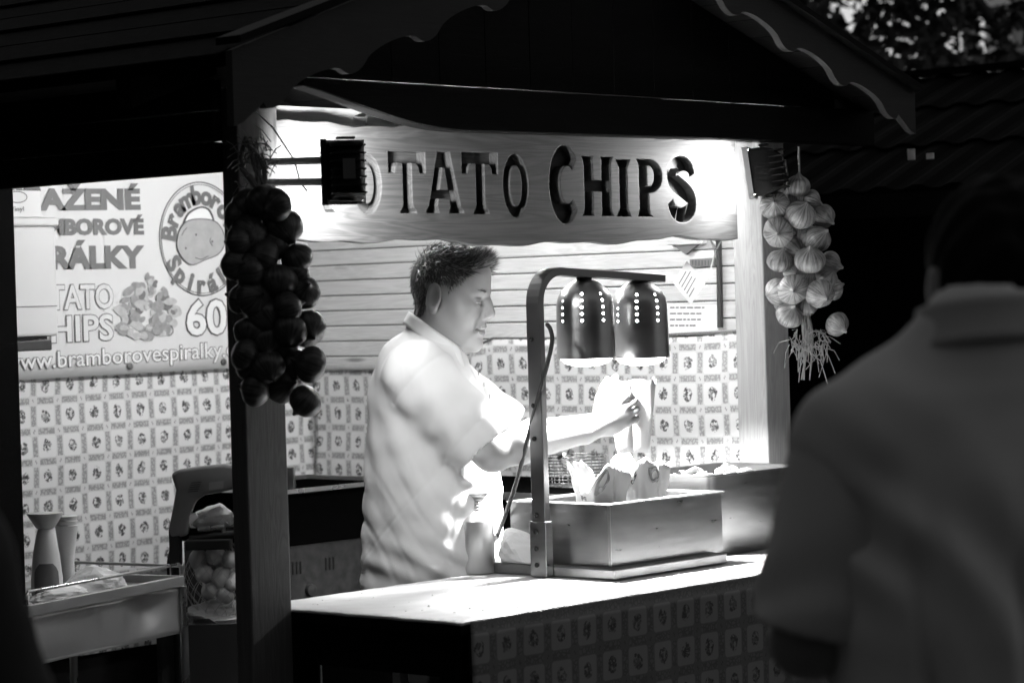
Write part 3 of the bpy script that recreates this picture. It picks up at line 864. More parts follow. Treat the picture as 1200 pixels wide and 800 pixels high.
# ================================================================== serving counter
CZ = .885
ct = thing('serving_counter', 'white serving counter with patterned oilcloth skirt projecting from the stall', 'counter', (.95, -.2, 0))
MB().box(.040, 1.822, -.535, .095, CZ - .032, CZ - .0065).build('counter_board', 'dark_wood_x', ct, bevel=.003)
def cover(s_, t_):
    u, v = .034 + 1.793 * s_, -.542 + .644 * t_
    e = min(s_, t_, 1 - t_); dz = -.0035 * max(0, 1 - e / .012) + .0006 * math.sin(u * 60 + v * 31) * math.sin(v * 44 + u * 9)
    return (u + .002 * math.sin(v * 37) * (s_ < .01), v + .0025 * math.sin(u * 29) * math.sin(u * 7) * (t_ < .01), CZ - .0008 + dz)
grid_sheet('counter_cover', 'counter_top', cover, 160, 60, ct, thick=.004)
MB().box(.08, .10, -.50, .08, CZ - .13, CZ - .031).build('apron', 'dark_wood_y', ct)
MB().box(.101, 1.78, .06, .08, CZ - .13, CZ - .031).build('apron', 'dark_wood_x', ct)
for u in (.08, 1.72):
    for v in (-.49, .0): MB().box(u, u + .06, v, v + .06, 0, CZ - .131 if u < 1 else CZ - .031).build('leg', 'dark_wood_y', ct, bevel=.003)
MB().box(.09, .11, -.43, -.0, .62, .66).build('brace', 'dark_wood_y', ct)
def skirt(s, t_):
    u = .055 + 1.77 * s; z = CZ - .002 - .72 * t_
    return (u, -.545 - .006 * math.sin(u * 21) * (t_ ** .6) - .004 * math.sin(u * 47 + 1) * t_ - .004, z)
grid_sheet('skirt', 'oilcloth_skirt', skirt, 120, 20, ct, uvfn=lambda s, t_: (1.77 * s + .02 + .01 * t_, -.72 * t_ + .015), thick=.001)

# crumbs and spilled flour on the counter top
m = MB()
for k in range(260):
    u, v = (RND.uniform(.55, 1.5), RND.gauss(-.40, .06)) if k % 3 else (RND.uniform(.1, 1.1), RND.uniform(-.5, .05))
    if not (.05 < u < 1.8 and -.53 < v < .09): continue
    if .78 < u < 1.26 and v > -.35: continue
    r = RND.uniform(.0015, .005); h = r * RND.uniform(.4, .9)
    pts = [(u + r * RND.uniform(.5, 1) * math.cos(a), v + r * RND.uniform(.5, 1) * math.sin(a), CZ + .0004) for a in np.linspace(0, 6.283, 6)[:-1]] + [(u, v, CZ + h)]
    m.add(pts, [(i, (i + 1) % 5, 5) for i in range(5)] + [(4, 3, 2, 1, 0)])
tag(m.build('crumbs', 'chip_fries', org=(.9, -.3, CZ)), 'scattered pale crumbs on the white serving counter', 'crumbs', kind='stuff')

# ================================================================== heat lamp stand
hl = thing('heat_lamp', 'bent steel stand carrying two perforated heat lamp shades over the pans', 'heat lamp', (1.0, -.12, CZ))
MB().box(.80, 1.24, -.33, .065, CZ + .0006, CZ + .027).build('base', 'brushed_steel', hl, bevel=.004)
pu0, pv0 = .788, -.112
def bar(path, w, th, wdir):
    """flat bar swept along path; wdir = direction of its width"""
    m = MB(); P = [np.array(p) for p in path]; wd = np.array(wdir, float)
    for i, p in enumerate(P):
        t_ = P[min(i + 1, len(P) - 1)] - P[max(i - 1, 0)]; t_ /= np.linalg.norm(t_)
        n_ = np.cross(t_, wd); n_ /= np.linalg.norm(n_)
        for a, b_ in ((-1, -1), (1, -1), (1, 1), (-1, 1)): m.v.append(tuple(p + wd * w / 2 * a + n_ * th / 2 * b_))
    for i in range(len(P) - 1):
        for k in range(4): m.f.append((i * 4 + k, i * 4 + (k + 1) % 4, i * 4 + 4 + (k + 1) % 4, i * 4 + 4 + k)); m.mi.append(0)
    m.f += [(3, 2, 1, 0), tuple(len(P) * 4 - 4 + k for k in range(4))]; m.mi += [0, 0]
    return m
ztop = 1.622
path = [(pu0, pv0, CZ + .1), (pu0, pv0, 1.2), (pu0, pv0, ztop - .075)]
for a in np.linspace(0, math.pi / 2, 9)[1:]:
    path.append((pu0 + .075 * (1 - math.cos(a)), pv0, ztop - .075 + .075 * math.sin(a)))
path += [(pu0 + .3, pv0 - .004, ztop - .012), (pu0 + .475, pv0 - .008, ztop - .022)]
bar(path, .042, .020, (0, 1, 0)).build('arm', 'dark_steel', hl, smooth=False, bevel=.0015, seg=1)
MB().box(pu0 - .014, pu0 + .0115, pv0 - .026, pv0 + .026, CZ + .001, CZ + .135).build('socket', 'brushed_steel', hl, bevel=.002)
for z in (CZ + .03, CZ + .07, CZ + .11, CZ + .15, 1.22, 1.30, 1.46):
    MB().lathe([(.006, 0), (.0062, .003), (.003, .006)], (pu0 - (.0145 if z < CZ + .14 else .0105), pv0 + .004, z), 10, ax=((0, 1, 0), (0, 0, 1), (-1, 0, 0))).build('bolt', 'black_metal', hl, smooth=True)
def shade(cu, cv, zt, zb, r):
    """spun metal shade with real holes punched in vertical rows"""
    nseg, nh = 48, 24
    def rad(s_): return r * max(.10, math.sqrt(max(0, 1 - (1 - s_ / .36) ** 2)) ** .95) if s_ < .36 else r * (1.0 + .05 * (s_ - .36))
    m = MB()
    def pt(i, j, fi=0.0, fj=0.0):
        s_ = max(0, min(1, (j + fj) / nh)); a = 2 * math.pi * (i + fi) / nseg
        # even arc-length over the dome
        s2 = s_ ** 1.25 if s_ < .12 else s_
        rr = rad(s2); return (cu + rr * math.cos(a), cv + rr * math.sin(a), zt + (zb - zt) * s2)
    vid = {}
    def V(i, j):
        k = (i % nseg, j)
        if k not in vid: m.v.append(pt(i, j)); vid[k] = len(m.v) - 1
        return vid[k]
    hj = [4, 6, 8, 10, 12]
    hcol = [k * 6 + 4 for k in range(8)]
    for j in range(nh):
        for i in range(nseg):
            if j in hj and i in hcol:
                q = [V(i, j), V(i + 1, j), V(i + 1, j + 1), V(i, j + 1)]
                cen = []
                for k in range(8):
                    a = -3 * math.pi / 4 + k * math.pi / 4
                    m.v.append(pt(i, j, .5 + .44 * math.cos(a), .5 + .44 * math.sin(a))); cen.append(len(m.v) - 1)
                for k in range(4):
                    m.f.append((q[k], q[(k + 1) % 4], cen[(2 * k + 2) % 8], cen[(2 * k + 1) % 8])); m.mi.append(0)
                    m.f.append((q[k], cen[(2 * k + 1) % 8], cen[2 * k])); m.mi.append(0)
            else:
                m.f.append((V(i, j), V(i + 1, j), V(i + 1, j + 1), V(i, j + 1))); m.mi.append(0)
    return m
for cu, cv, k in ((.975, pv0, 0), (1.188, pv0, 1)):
    zt, zb = 1.603 - .006 * k, 1.407 - .006 * k
    sh = shade(cu, cv, zt, zb, .071).build('shade', 'copper_steel', hl, smooth=True, fix=False, angle=80)
    MB().lathe([(.004, .016), (.018, .014), (.020, .004), (.018, -.004), (.008, -.006)], (cu, cv, zt), 20).build('collar', 'black_plastic', hl, smooth=True)
    prof = [(.015, .172), (.045, .155), (.056, .12), (.056, .05), (.058, .03), (.062, .008), (.063, -.002), (.052, -.012), (.03, -.018), (.004, -.020)]
    MB().lathe(prof, (cu, cv, zb), 28).build('bulb', 'heat_bulb', hl, smooth=True)
    lit(hl, (cu, cv, zb - .024), (0, 0, -1), (.11, .11), 66.0, 'heat_beam', spread=math.radians(150), shape='DISK')
# black flex down the pole
fx = [at_d(641, 380, 6.41), at_d(645, 386, 6.395), at_d(647, 400, 6.39), at_d(641, 428, 6.395), at_d(628, 475, 6.41), at_d(608, 555, 6.48), at_d(594, 598, 6.54), at_d(583, 628, 6.62), at_d(577, 655, 6.68), at_d(580, 668, 6.70)]
fx = [tuple(catm(np.array(fx), t_)) for t_ in np.linspace(0, len(fx) - 1, 50)]
MB().tube(fx, .0055, 8).build('flex', 'rubber', hl, smooth=True)

# ================================================================== pans
def gn_pan(name, label, u0, u1, v0, v1, z0, z1, lip, cat='pan', tilt=None):
    t = thing(name, label, cat, ((u0 + u1) / 2, (v0 + v1) / 2, z0))
    def rr(u0, u1, v0, v1, r, n=5):
        pts = []
        for (cx, cy, a0) in ((u1 - r, v1 - r, 0), (u0 + r, v1 - r, math.pi / 2), (u0 + r, v0 + r, math.pi), (u1 - r, v0 + r, 1.5 * math.pi)):
            for k in range(n): pts.append((cx + r * math.cos(a0 + math.pi / 2 * k / (n - 1)), cy + r * math.sin(a0 + math.pi / 2 * k / (n - 1))))
        return pts
    m = MB(); i_ = .008; r = .022
    secs = [(i_ + .006, z0 + .004, r), (i_, z0 + .02, r), (i_ * .4, z1 - .03, r), (.0, z1 - .004, r), (-lip, z1 - .002, r + lip), (-lip, z1 - .006, r + lip), (-.001, z1 - .008, r), (i_ * .4 - .0015, z1 - .032, r), (i_ - .0015, z0 + .02, r), (i_ + .005, z0, r)]
    N = 20
    for (ins, z, rad) in secs:
        for p in rr(u0 + ins, u1 - ins, v0 + ins, v1 - ins, max(rad, .004)): m.v.append((p[0], p[1], z))
    for q in range(len(secs) - 1):
        for k in range(N): m.f.append((q * N + k, q * N + (k + 1) % N, q * N + N + (k + 1) % N, q * N + N + k)); m.mi.append(0)
    m.f.append(tuple(range(N))); m.mi.append(0)
    m.f.append(tuple((len(secs) - 1) * N + k for k in range(N))); m.mi.append(0)
    m.build('body', 'brushed_steel', t, smooth=True, angle=30)
    return t
# square-cornered warming box on the lamp base, with a folded rim
wb = thing('warming_box', 'square stainless steel warming box standing under the heat lamps', 'box', (1.05, -.13, CZ + .028))
z0, z1 = CZ + .028, 1.058
m = MB()
m.box(.835, 1.275, -.29, -.288, z0, z1); m.box(.835, 1.275, .028, .03, z0, z1); m.box(.835, .837, -.2875, .0275, z0, z1); m.box(1.273, 1.275, -.2875, .0275, z0, z1)
m.build('side_panel', 'brushed_steel', wb, bevel=.0006, seg=1)
MB().box(.8375, 1.2725, -.2875, .0275, z0, z0 + .003).build('floor', 'steel', wb)
m = MB()
m.box(.829, 1.281, -.296, -.262, z1 + .0005, z1 + .004); m.box(.829, 1.281, .002, .036, z1 + .0005, z1 + .004); m.box(.829, .863, -.2615, .0015, z1 + .0005, z1 + .004); m.box(1.247, 1.281, -.2615, .0015, z1 + .0005, z1 + .004)
m.build('rim', 'steel', wb, bevel=.001, seg=1)
MB().box(.832, .8345, -.2925, -.284, z0, z1).build('corner_seam', 'steel', wb)
pan2 = gn_pan('food_pan', 'deep rounded steel food pan of pale chips beside the warming box', 1.34, 1.76, -.21, .075, CZ + .0006, 1.098, .012)
# chips inside the far pan: thin wavy slices
m = MB()
for k in range(110):
    u, v = RND.uniform(1.37, 1.73), RND.uniform(-.18, .05); z = 1.045 + .045 * math.exp(-((u - 1.52) ** 2 + (v + .07) ** 2) / .012) + RND.uniform(-.012, .012)
    r = RND.uniform(.016, .03); a0 = RND.uniform(0, 6.28)
    ax1 = np.array([math.cos(a0), math.sin(a0), RND.uniform(-.7, .7)]); ax1 /= np.linalg.norm(ax1)
    ax2 = np.cross(ax1, (0.2, .3, 1)); ax2 /= np.linalg.norm(ax2); ax3 = np.cross(ax1, ax2)
    pts = [np.array([u, v, z])]
    for q in range(10):
        an = q * .6283; pts.append(np.array([u, v, z]) + (ax1 * math.cos(an) + ax2 * math.sin(an)) * r + ax3 * .006 * math.sin(an * 2 + k))
    m.add(pts, [(0, 1 + q, 1 + (q + 1) % 10) for q in range(10)])
o = m.build('potato_chips', 'chip_fries', org=(1.55, -.07, 1.03), smooth=True); tag(o, 'heap of pale potato chips inside the deep food pan', 'chips', kind='stuff')
sm = o.modifiers.new('thickness', 'SOLIDIFY'); sm.thickness = .0015
MB().box(1.36, 1.74, -.19, .055, 1.0, 1.03).build('chip_bed', 'chip_fries', o, bevel=.01)

# metal shaker
sk = thing('metal_shaker', 'dented aluminium can shaker with a narrow neck on the counter', 'shaker', (*at_z(559, 671, CZ)[:2], CZ))
c0 = ORG[sk]
MB().lathe([(.043, .0006), (.0455, .003), (.0455, .128), (.044, .132), (.026, .150), (.0225, .155), (.0215, .180), (.026, .184)], c0, 36).build('can', 'aluminium', sk, smooth=True, angle=50)
MB().lathe([(.024, .1845), (.034, .196), (.0355, .1985), (.033, .200), (.02, .1965)], c0, 36).build('flared_lid', 'aluminium', sk, smooth=True, angle=50)
for dz in (.158, .165, .172): MB().lathe([(.0222, dz), (.0236, dz + .002), (.0222, dz + .004)], c0, 30, cap=False).build('thread', 'aluminium', sk, smooth=True)

# paper napkin pushed behind the pole
def crumple(name, label, c, rx, ry, rz, seed, mat='paper', cat='paper', amp=.35):
    rn = random.Random(seed)
    bm = bmesh.new(); bmesh.ops.create_icosphere(bm, subdivisions=4, radius=1)
    dirs = [Vector((rn.gauss(0, 1), rn.gauss(0, 1), rn.gauss(0, 1))).normalized() for _ in range(26)]
    off = [rn.uniform(.72, 1.05) for _ in dirs]
    for v in bm.verts:
        d = v.co.normalized(); r = 1.25
        for q, o_ in zip(dirs, off):
            cs = d.dot(q)
            if cs > .2: r = min(r, o_ / cs)
        r *= 1 + amp * .12 * math.sin(d.x * 9 + d.y * 7 + seed) * math.sin(d.z * 11)
        v.co = Vector((d.x * r * rx, d.y * r * ry, max(d.z * r * rz, -rz * .55)))
    lowz = min(v.co.z for v in bm.verts)
    for v in bm.verts: v.co.z -= lowz
    me = bpy.data.meshes.new(name); bm.to_mesh(me); bm.free()
    for p in me.polygons: p.use_smooth = False
    o = link_mesh(name, me, mat, None, c)
    return tag(o, label, cat)
nk = at_z(622, 658, CZ + .028)
crumple('paper_napkin', 'white crumpled paper napkin on the lamp base behind the bent stand', (nk[0] - .01, nk[1] + .02, CZ + .0275), .05, .075, .055, 5, cat='napkin')

# printed paper cups / bags in the warming box
def paper_cup(name, label, c, r0, r1, h, yaw, texts, group=None):
    t = thing(name, label, 'paper bag', c, group)
    c = np.array(c, float); n = 48
    def pt(s_, t_):
        a = s_ * 2 * math.pi + yaw
        jag = .026 * math.sin(a * 2 + yaw) + .016 * math.sin(a * 3 + 1 + yaw * 3) + .007 * math.sin(a * 7 + yaw) + .003 * math.sin(a * 17)
        r = r0 + (r1 - r0) * t_ + .008 * math.sin(a * 3 + t_ * 4 + yaw) * t_ + .0045 * math.sin(a * 8 + t_ * 9) * t_ + .002 * math.sin(a * 19 - t_ * 14)
        sq = 1 / max(abs(math.cos(a - yaw)), abs(math.sin(a - yaw))) ** .55
        return (c[0] + r * sq * math.cos(a), c[1] + r * sq * math.sin(a) * .8, c[2] + .001 + (h + jag) * t_)
    body = grid_sheet('paper_wall', 'paper', pt, n, 14, t, thick=.0006)
    MB().lathe([(r0 * .97, .0015), (r0 * .97, .004)], c, 20).build('bottom', 'paper', t)
    # printed ring mark and lettering, wrapped on the wall a hair proud of the paper
    def wrap(vs, a_mid, zc, s_):
        out = []
        for v in vs:
            tt_ = (zc + v[1] * s_) / h; a = a_mid + v[0] * s_ / (r0 + (r1 - r0) * tt_)
            p = np.array(pt((a - yaw) / (2 * math.pi) % 1.0, tt_)); cc = np.array([c[0], c[1], p[2]]); d = p - cc
            out.append(p + d / np.linalg.norm(d) * .0022)
        return out
    for (kind, am, zc, s_) in texts:
        if kind == 'ring':
            nq = 36; vs, fs = [], []
            for i in range(nq):
                for j in range(5): an = 2 * math.pi * i / nq; q_ = j / 4; vs.append((math.cos(an) * (1 - .48 * q_) + .10 * q_, math.sin(an) * (1 - .44 * q_) + .05 * q_))
            fs = [(i * 5 + j, i * 5 + j + 1, ((i + 1) % nq) * 5 + j + 1, ((i + 1) % nq) * 5 + j) for i in range(nq) for j in range(4)]
            MB().add(wrap(vs, am, zc, s_), fs).build('printed_ring', 'banner_grey', t, fix=False)
        else:
            vs, fs = text_mesh(kind, .02); x0, x1, y0, y1 = span(vs)
            MB().add(wrap([(v[0] - (x0 + x1) / 2, v[1] - (y0 + y1) / 2) for v in vs], am, zc, s_), fs).build('printed_word', 'banner_dark', t, fix=False)
    return t
toward = math.atan2(-FW[1], -FW[0])
b1 = at_d(706, 588, 6.50); b2 = at_d(752, 580, 6.62)
paper_cup('paper_bag', 'white paper chip bag with a round grey mark standing in the warming box', (b1[0], b1[1], CZ + .0325), .040, .072, .205, toward + .6, [('ring', toward + .10, .178, .019), ('Bes', toward - .85, .185, .022)])
paper_cup('paper_bag', 'white paper chip bag with a ragged torn top behind the round-marked bag', (b2[0], b2[1], CZ + .0325), .040, .070, .215, toward + .9, [('ring', toward + .6, .185, .018), ('Bes', toward - .35, .195, .026)])

# ================================================================== things hanging on the right wall and on the sign
tg = thing('paper_tag', 'white paper tag hanging askew on a string below the carved sign', 'tag', tuple(at_v(808, 331, .03)))
cs = [at_v(x, y, .035) for x, y in ((804, 306), (827, 331), (809, 357), (789, 332))]
nrm = np.array([0, -1.0, 0]) * .0015
m = MB(); m.add([c for c in cs] + [c + nrm for c in cs], [(0, 1, 2, 3), (7, 6, 5, 4), (0, 4, 5, 1), (1, 5, 6, 2), (2, 6, 7, 3), (3, 7, 4, 0)]); m.build('card', 'paper', tg)
e1 = (cs[0] - cs[3]); e1n = e1 / np.linalg.norm(e1); e2 = (cs[2] - cs[3]); e2n = e2 / np.linalg.norm(e2)
m = MB()
for k in range(5):
    o_ = cs[3] + e2 * (.16 + .15 * k) + nrm * 1.6; L_ = [.55, .7, .62, .7, .4][k]
    p = [o_ + e1 * .15, o_ + e1 * (.15 + L_), o_ + e1 * (.15 + L_) + e2n * .0035, o_ + e1 * .15 + e2n * .0035]
    m.add(p, [(0, 1, 2, 3)])
m.build('print', 'banner_grey', tg)
MB().tube([at_v(832, 280, .02), at_v(838, 296, .028), at_v(832, 318, .032), at_v(826, 331, .034)], .0022, 6).build('tag_string', 'string', tg)
MB().tube([at_v(846, 280, .02), at_v(840, 292, .028), at_v(833, 282, .02)], .002, 6).build('tag_string', 'string', tg)

nt = thing('paper_notice', 'white printed notice pinned to the pine boards above the oilcloth', 'notice', tuple(at_u(816, 375, BW - .004)))
cs = [at_u(x, y, BW - .004) for x, y in ((780, 356), (842, 357), (842, 390), (780, 394))]
MB().add(cs + [c + np.array([-.001, 0, 0]) for c in cs], [(0, 1, 2, 3), (7, 6, 5, 4), (0, 4, 5, 1), (1, 5, 6, 2), (2, 6, 7, 3), (3, 7, 4, 0)]).build('sheet', 'paper', nt)
for k in range(4):
    y = 359.5 + 7.0 * k
    x1 = (826, 816, 820, 814)[k]; m = MB(); x = 785
    while x < x1:
        w_ = RND.uniform(3, 8)
        q = [at_u(a, b_, BW - .0056) for a, b_ in ((x, y), (x + w_, y), (x + w_, y + 1.7), (x, y + 1.7))]
        m.add(q, [(0, 1, 2, 3)]); x += w_ + 1.3
    m.build('print', 'banner_grey', nt)
pl = thing('small_plate', 'small dark lettered plate on the pine boards beside the black cable', 'plate', tuple(at_u(824, 308, BW - .004)))
cs = [at_u(x, y, BW - .003) for x, y in ((809, 304), (838, 302), (838, 311.5), (809, 313.5))]
MB().add(cs + [c + np.array([-.003, 0, 0]) for c in cs], [(0, 1, 2, 3), (7, 6, 5, 4), (0, 4, 5, 1), (1, 5, 6, 2), (2, 6, 7, 3), (3, 7, 4, 0)]).build('plate', 'banner_grey', pl)
m = MB()
for k in range(7):
    x = 811 + k * 3.7; q = [at_u(a, b_, BW - .0075) for a, b_ in ((x, 305), (x + 1.4, 305), (x + 1.4, 311), (x, 311.3))]
    m.add(q, [(0, 1, 2, 3)])
m.build('print', 'banner_dark', pl)
cbp = [at_u(x, y, BW - .010) for x, y in ((843, 262), (842, 280), (843, 310), (843.5, 345), (844, 384))]
o = MB().tube(cbp, .0085, 8).build('wall_cable', 'rubber', org=tuple(cbp[-1]), smooth=True)
tag(o, 'thick black cable running down the pine boards beside the right post', 'cable')
vs_, fs_ = [(BW - .006, .34, 1.70), (BW - .006, .30, 1.70), (BW - .006, .32, 1.688)], None
br = thing('shelf_bracket', 'small pale wall block on the boards just under the carved sign', 'bracket', tuple(at_u(810, 285, BW)))
p = at_u(806, 284, BW)
MB().box(BW - .02, BW - .0005, p[1] - .07, p[1] + .06, p[2] - .006, p[2] + .01).build('bar', 'pine_y', br, bevel=.002)
MB().prism([(-.045, 0), (.045, 0), (0, -.028)], (BW - .012, p[1], p[2] - .0065), (0, 1, 0), (0, 0, 1), (1, 0, 0), .0115).build('wedge', 'dark_steel', br)

# ================================================================== oilcloth on the walls
def wall_cloth(name, label, axis, a0, a1, zt, zb, fold, seed, ph):
    """axis 'u': hangs on the back wall, axis 'v': hangs on the right wall"""
    rn = random.Random(seed); W = abs(a1 - a0); H = 1.0 * (max(zt(0), zt(1)) - zb)
    def fn(s_, t_):
        a = a0 + (a1 - a0) * s_; z = zt(s_) + (zb - zt(s_)) * t_
        off = .006 + fold * (.5 + .5 * math.sin(s_ * W * 17 + ph + t_ * 1.5)) * (.25 + t_) + fold * .7 * (.5 + .5 * math.sin(s_ * W * 41 + ph * 2 - t_ * 3)) * .6 + .003 * math.sin(t_ * 19 + s_ * 5)
        off = max(off, .004)
        return (a, AV - off - .0, z) if axis == 'u' else (BW - off - .002, a, z)
    org = (((a0 + a1) / 2), AV - .01, zb) if axis == 'u' else (BW - .01, (a0 + a1) / 2, zb)
    o = grid_sheet(name, 'oilcloth', fn, int(W * 70), 40, None, org, uvfn=lambda s_, t_: (W * s_ + ph * .013, (zt(s_) - zt(0)) * .6 - (zt(s_) - zb) * t_ + .01), thick=.0012)
    return tag(o, label, 'oilcloth')
wall_cloth('oilcloth', 'flower-patterned oilcloth covering the back wall below the banner', 'u', .25, 1.885, lambda s_: 1.40 + .012 * s_, .55, .006, 3, 1.0)
wall_cloth('oilcloth', 'flower-patterned oilcloth on the board wall behind the seller\'s back', 'v', 1.80, 1.13, lambda s_: 1.352 + .003 * math.sin(s_ * 9), .55, .007, 4, 2.3)
wall_cloth('oilcloth', 'flower-patterned oilcloth on the board wall behind the heat lamps', 'v', 1.12, .085, lambda s_: 1.405 + .036 * min(1, s_ / .1) - .006 * math.sin(min(1, max(0, (s_ - .1) / .9)) * math.pi) + .012 * max(0, s_ - .85) / .15, .55, .003, 5, .4)
# rolled edge of the cloth behind the seller
o = MB().tube([(BW - .018, 1.80, 1.357), (BW - .022, 1.6, 1.358), (BW - .02, 1.4, 1.356), (BW - .018, 1.14, 1.36)], .011, 10).build('rolled_cloth', 'banner_mid', org=(BW - .02, 1.45, 1.35), smooth=True)
tag(o, 'rolled grey cloth edge along the top of the oilcloth behind the seller', 'cloth')
o = MB().tube([(BW - .012, 1.12, 1.409), (BW - .012, 1.02, 1.443), (BW - .012, .6, 1.437), (BW - .012, .09, 1.453)], .0035, 6).build('cloth_cord', 'banner_grey', org=(BW - .012, .6, 1.43), smooth=True)
tag(o, 'thin cord holding the top of the oilcloth behind the heat lamps', 'cord')

# ================================================================== printed banner on the back wall
BV = AV - .030
bn = thing('vinyl_banner', 'white vinyl banner printed with fried potato spirals, chips and a potato logo', 'banner', (.95, BV, 1.37))
def bz(u): return 1.367 + .003 * (u - .7)
def bsheet(s_, t_):
    u = .30 + 1.36 * s_
    return (u, BV + .004 * math.sin(s_ * 7) * .3, bz(u) + .64 * t_)
grid_sheet('sheet', 'banner_white', bsheet, 30, 12, bn, thick=.0012)
def on_banner(x, y, lift=.003): return at_v(x, y, BV - lift)
def flat_text(txt, vis, px0, px1, ytop, ybot, slope, mats, lift=.003, outline=.0, bold=.03, capref='H', name='lettering', ybot_right=None):
    """prints txt so that its visible ending vis spans px0..px1; rows follow the banner's own level"""
    vs, fs = text_mesh(txt, bold)
    X0, X1, _, _ = span(vs); v2, _ = text_mesh(vis, bold); a0, a1, _, _ = span(v2)
    c2, _ = text_mesh(capref, bold); _, _, c0, c1 = span(c2)
    A, B = on_banner(px0, ybot, lift), on_banner(px1, ybot if ybot_right is None else ybot_right, lift); T = on_banner(px1, ytop, lift)
    ku = (B[0] - A[0]) / (a1 - a0); kz = (T[2] - on_banner(px1, ybot if ybot_right is None else ybot_right, lift)[2]) / (c1 - c0)
    zs = (B[2] - A[2]) / (B[0] - A[0])
    def place(vv, l): return [(B[0] - (X1 - v[0]) * ku, BV - l, B[2] + (v[1] - c0) * kz - (X1 - v[0]) * ku * zs) for v in vv]
    if outline:
        vo, fo = text_mesh(txt, bold + outline)
        MB().add(place(vo, lift), fo).build(name, mats[1], bn, fix=False)
    MB().add(place(vs, lift + (.0012 if outline else 0)), fs).build(name, mats[0], bn, fix=False)
flat_text('SMAŽENÉ', 'AŽENÉ', 46, 165, 221, 247, 0, ('banner_grey',), bold=.055, ybot_right=246)
flat_text('BRAMBOROVÉ', 'MBOROVÉ', 57, 169, 256, 276, 0, ('banner_grey',), bold=.055, ybot_right=275)
flat_text('SPIRÁLKY', 'RÁLKY', 60, 170, 287.5, 316, 0, ('banner_grey',), bold=.055, ybot_right=314.5)
flat_text('POTATO', 'TATO', 59, 133, 333, 363, 0, ('banner_white', 'banner_grey'), outline=.028, bold=.02, ybot_right=361)
flat_text('CHIPS', 'HIPS', 60, 133, 368, 401.5, 0, ('banner_white', 'banner_grey'), outline=.028, bold=.02, ybot_right=398)
flat_text('60', '60', 219, 266, 351, 393, 0, ('paper', 'banner_dark'), outline=.03, bold=.025, ybot_right=391)
flat_text('www.bramborovespiralky.cz', '.bramborovespiralky.cz', 62, 284, 399, 431, 0, ('paper', 'banner_grey'), outline=.03, bold=.01, capref='b', ybot_right=417)
# potato logo: two oval rings, potato, words round it
oc = on_banner(236, 280); rx = abs(on_banner(284, 280)[0] - oc[0]); rz = abs(on_banner(236, 213)[2] - oc[2])
def oval(k, l, w, mat, name):
    vs, fs = curve_mesh([ring(0, 0, rx * k, rz * k, 64), ring(0, 0, rx * k - w, rz * k - w, 64)] if w else [ring(0, 0, rx * k, rz * k, 64)])
    MB().add([(oc[0] + v[0], BV - l, oc[2] + v[1]) for v in vs], fs).build(name, mat, bn, fix=False)
oval(1.0, .003, .0035, 'banner_dark', 'logo_ring'); oval(.955, .0032, .002, 'banner_dark', 'logo_ring')
def blob(pts, l, mat, name):
    P = np.array(pts); q = [tuple(catm(np.vstack([P[-1:], P, P[:2]]), t_ + 1)) for t_ in np.linspace(0, len(P), 60)[:-1]]
    vs, fs = curve_mesh([[(on_banner(a, b_)[0], on_banner(a, b_)[2]) for a, b_ in q]])
    MB().add([(v[0], BV - l, v[1]) for v in vs], fs).build(name, mat, bn, fix=False)
hat = [(214, 268), (218, 252), (228, 244), (238, 242), (247, 247), (251, 262), (240, 270), (225, 272)]
blob(hat, .0034, 'banner_dark', 'logo_hat')
blob([(216, 266), (220, 253), (229, 246), (238, 244), (245, 249), (249, 262), (240, 268), (225, 270)], .0042, 'paper', 'logo_hat')
pot = [(209, 270), (218, 259), (235, 256), (252, 259), (261, 270), (264, 284), (256, 298), (240, 305), (224, 311), (212, 302), (206, 288)]
blob(pot, .0048, 'banner_dark', 'logo_potato')
pc = np.mean(pot, axis=0)
blob([tuple(pc + (np.array(p) - pc) * .955) for p in pot], .0056, 'banner_mid', 'logo_potato')
for (x, y) in ((229, 275), (248, 283), (217, 291)): blob([(x, y - 1.5), (x + 1, y), (x, y + 1.5), (x - 1, y)], .0062, 'banner_dark', 'logo_spot')
m = MB()
for q in ([(213, 276), (216, 270), (219, 267)], [(247, 279), (246, 283), (249, 288)], [(229, 302), (236, 304), (244, 300)]):
    m.tube([on_banner(a, b_, .0062) for a, b_ in q], .0012, 5)
m.build('logo_crease', 'banner_dark', bn)
def arc_word(word, a_from, a_to, kr, size, inward):
    n = len(word)
    for i, ch in enumerate(word):
        a = math.radians(a_from + (a_to - a_from) * i / (n - 1))
        vs, fs = text_mesh(ch, .05); x0, x1, y0, y1 = span(vs)
        px, pz = rx * kr * math.cos(a), rz * kr * math.sin(a)
        tx, tz = -rx * math.sin(a), rz * math.cos(a); L_ = math.hypot(tx, tz); tx, tz = tx / L_, tz / L_
        if not inward: tx, tz = -tx, -tz
        nx_, nz_ = -tz, tx
        if inward: nx_, nz_ = -tz, tx
        out = []
        for v in vs:
            a_, b_ = (v[0] - (x0 + x1) / 2) * size, (v[1] - .33) * size
            out.append((oc[0] + px + tx * a_ + nx_ * b_, BV - .004, oc[2] + pz + tz * a_ + nz_ * b_))
        MB().add(out, fs).build('logo_letter', 'banner_grey', bn, fix=False)
arc_word('Bramborové', 172, 4, .765, .080, False)
arc_word('Spirálky', 212, 342, .80, .078, True)
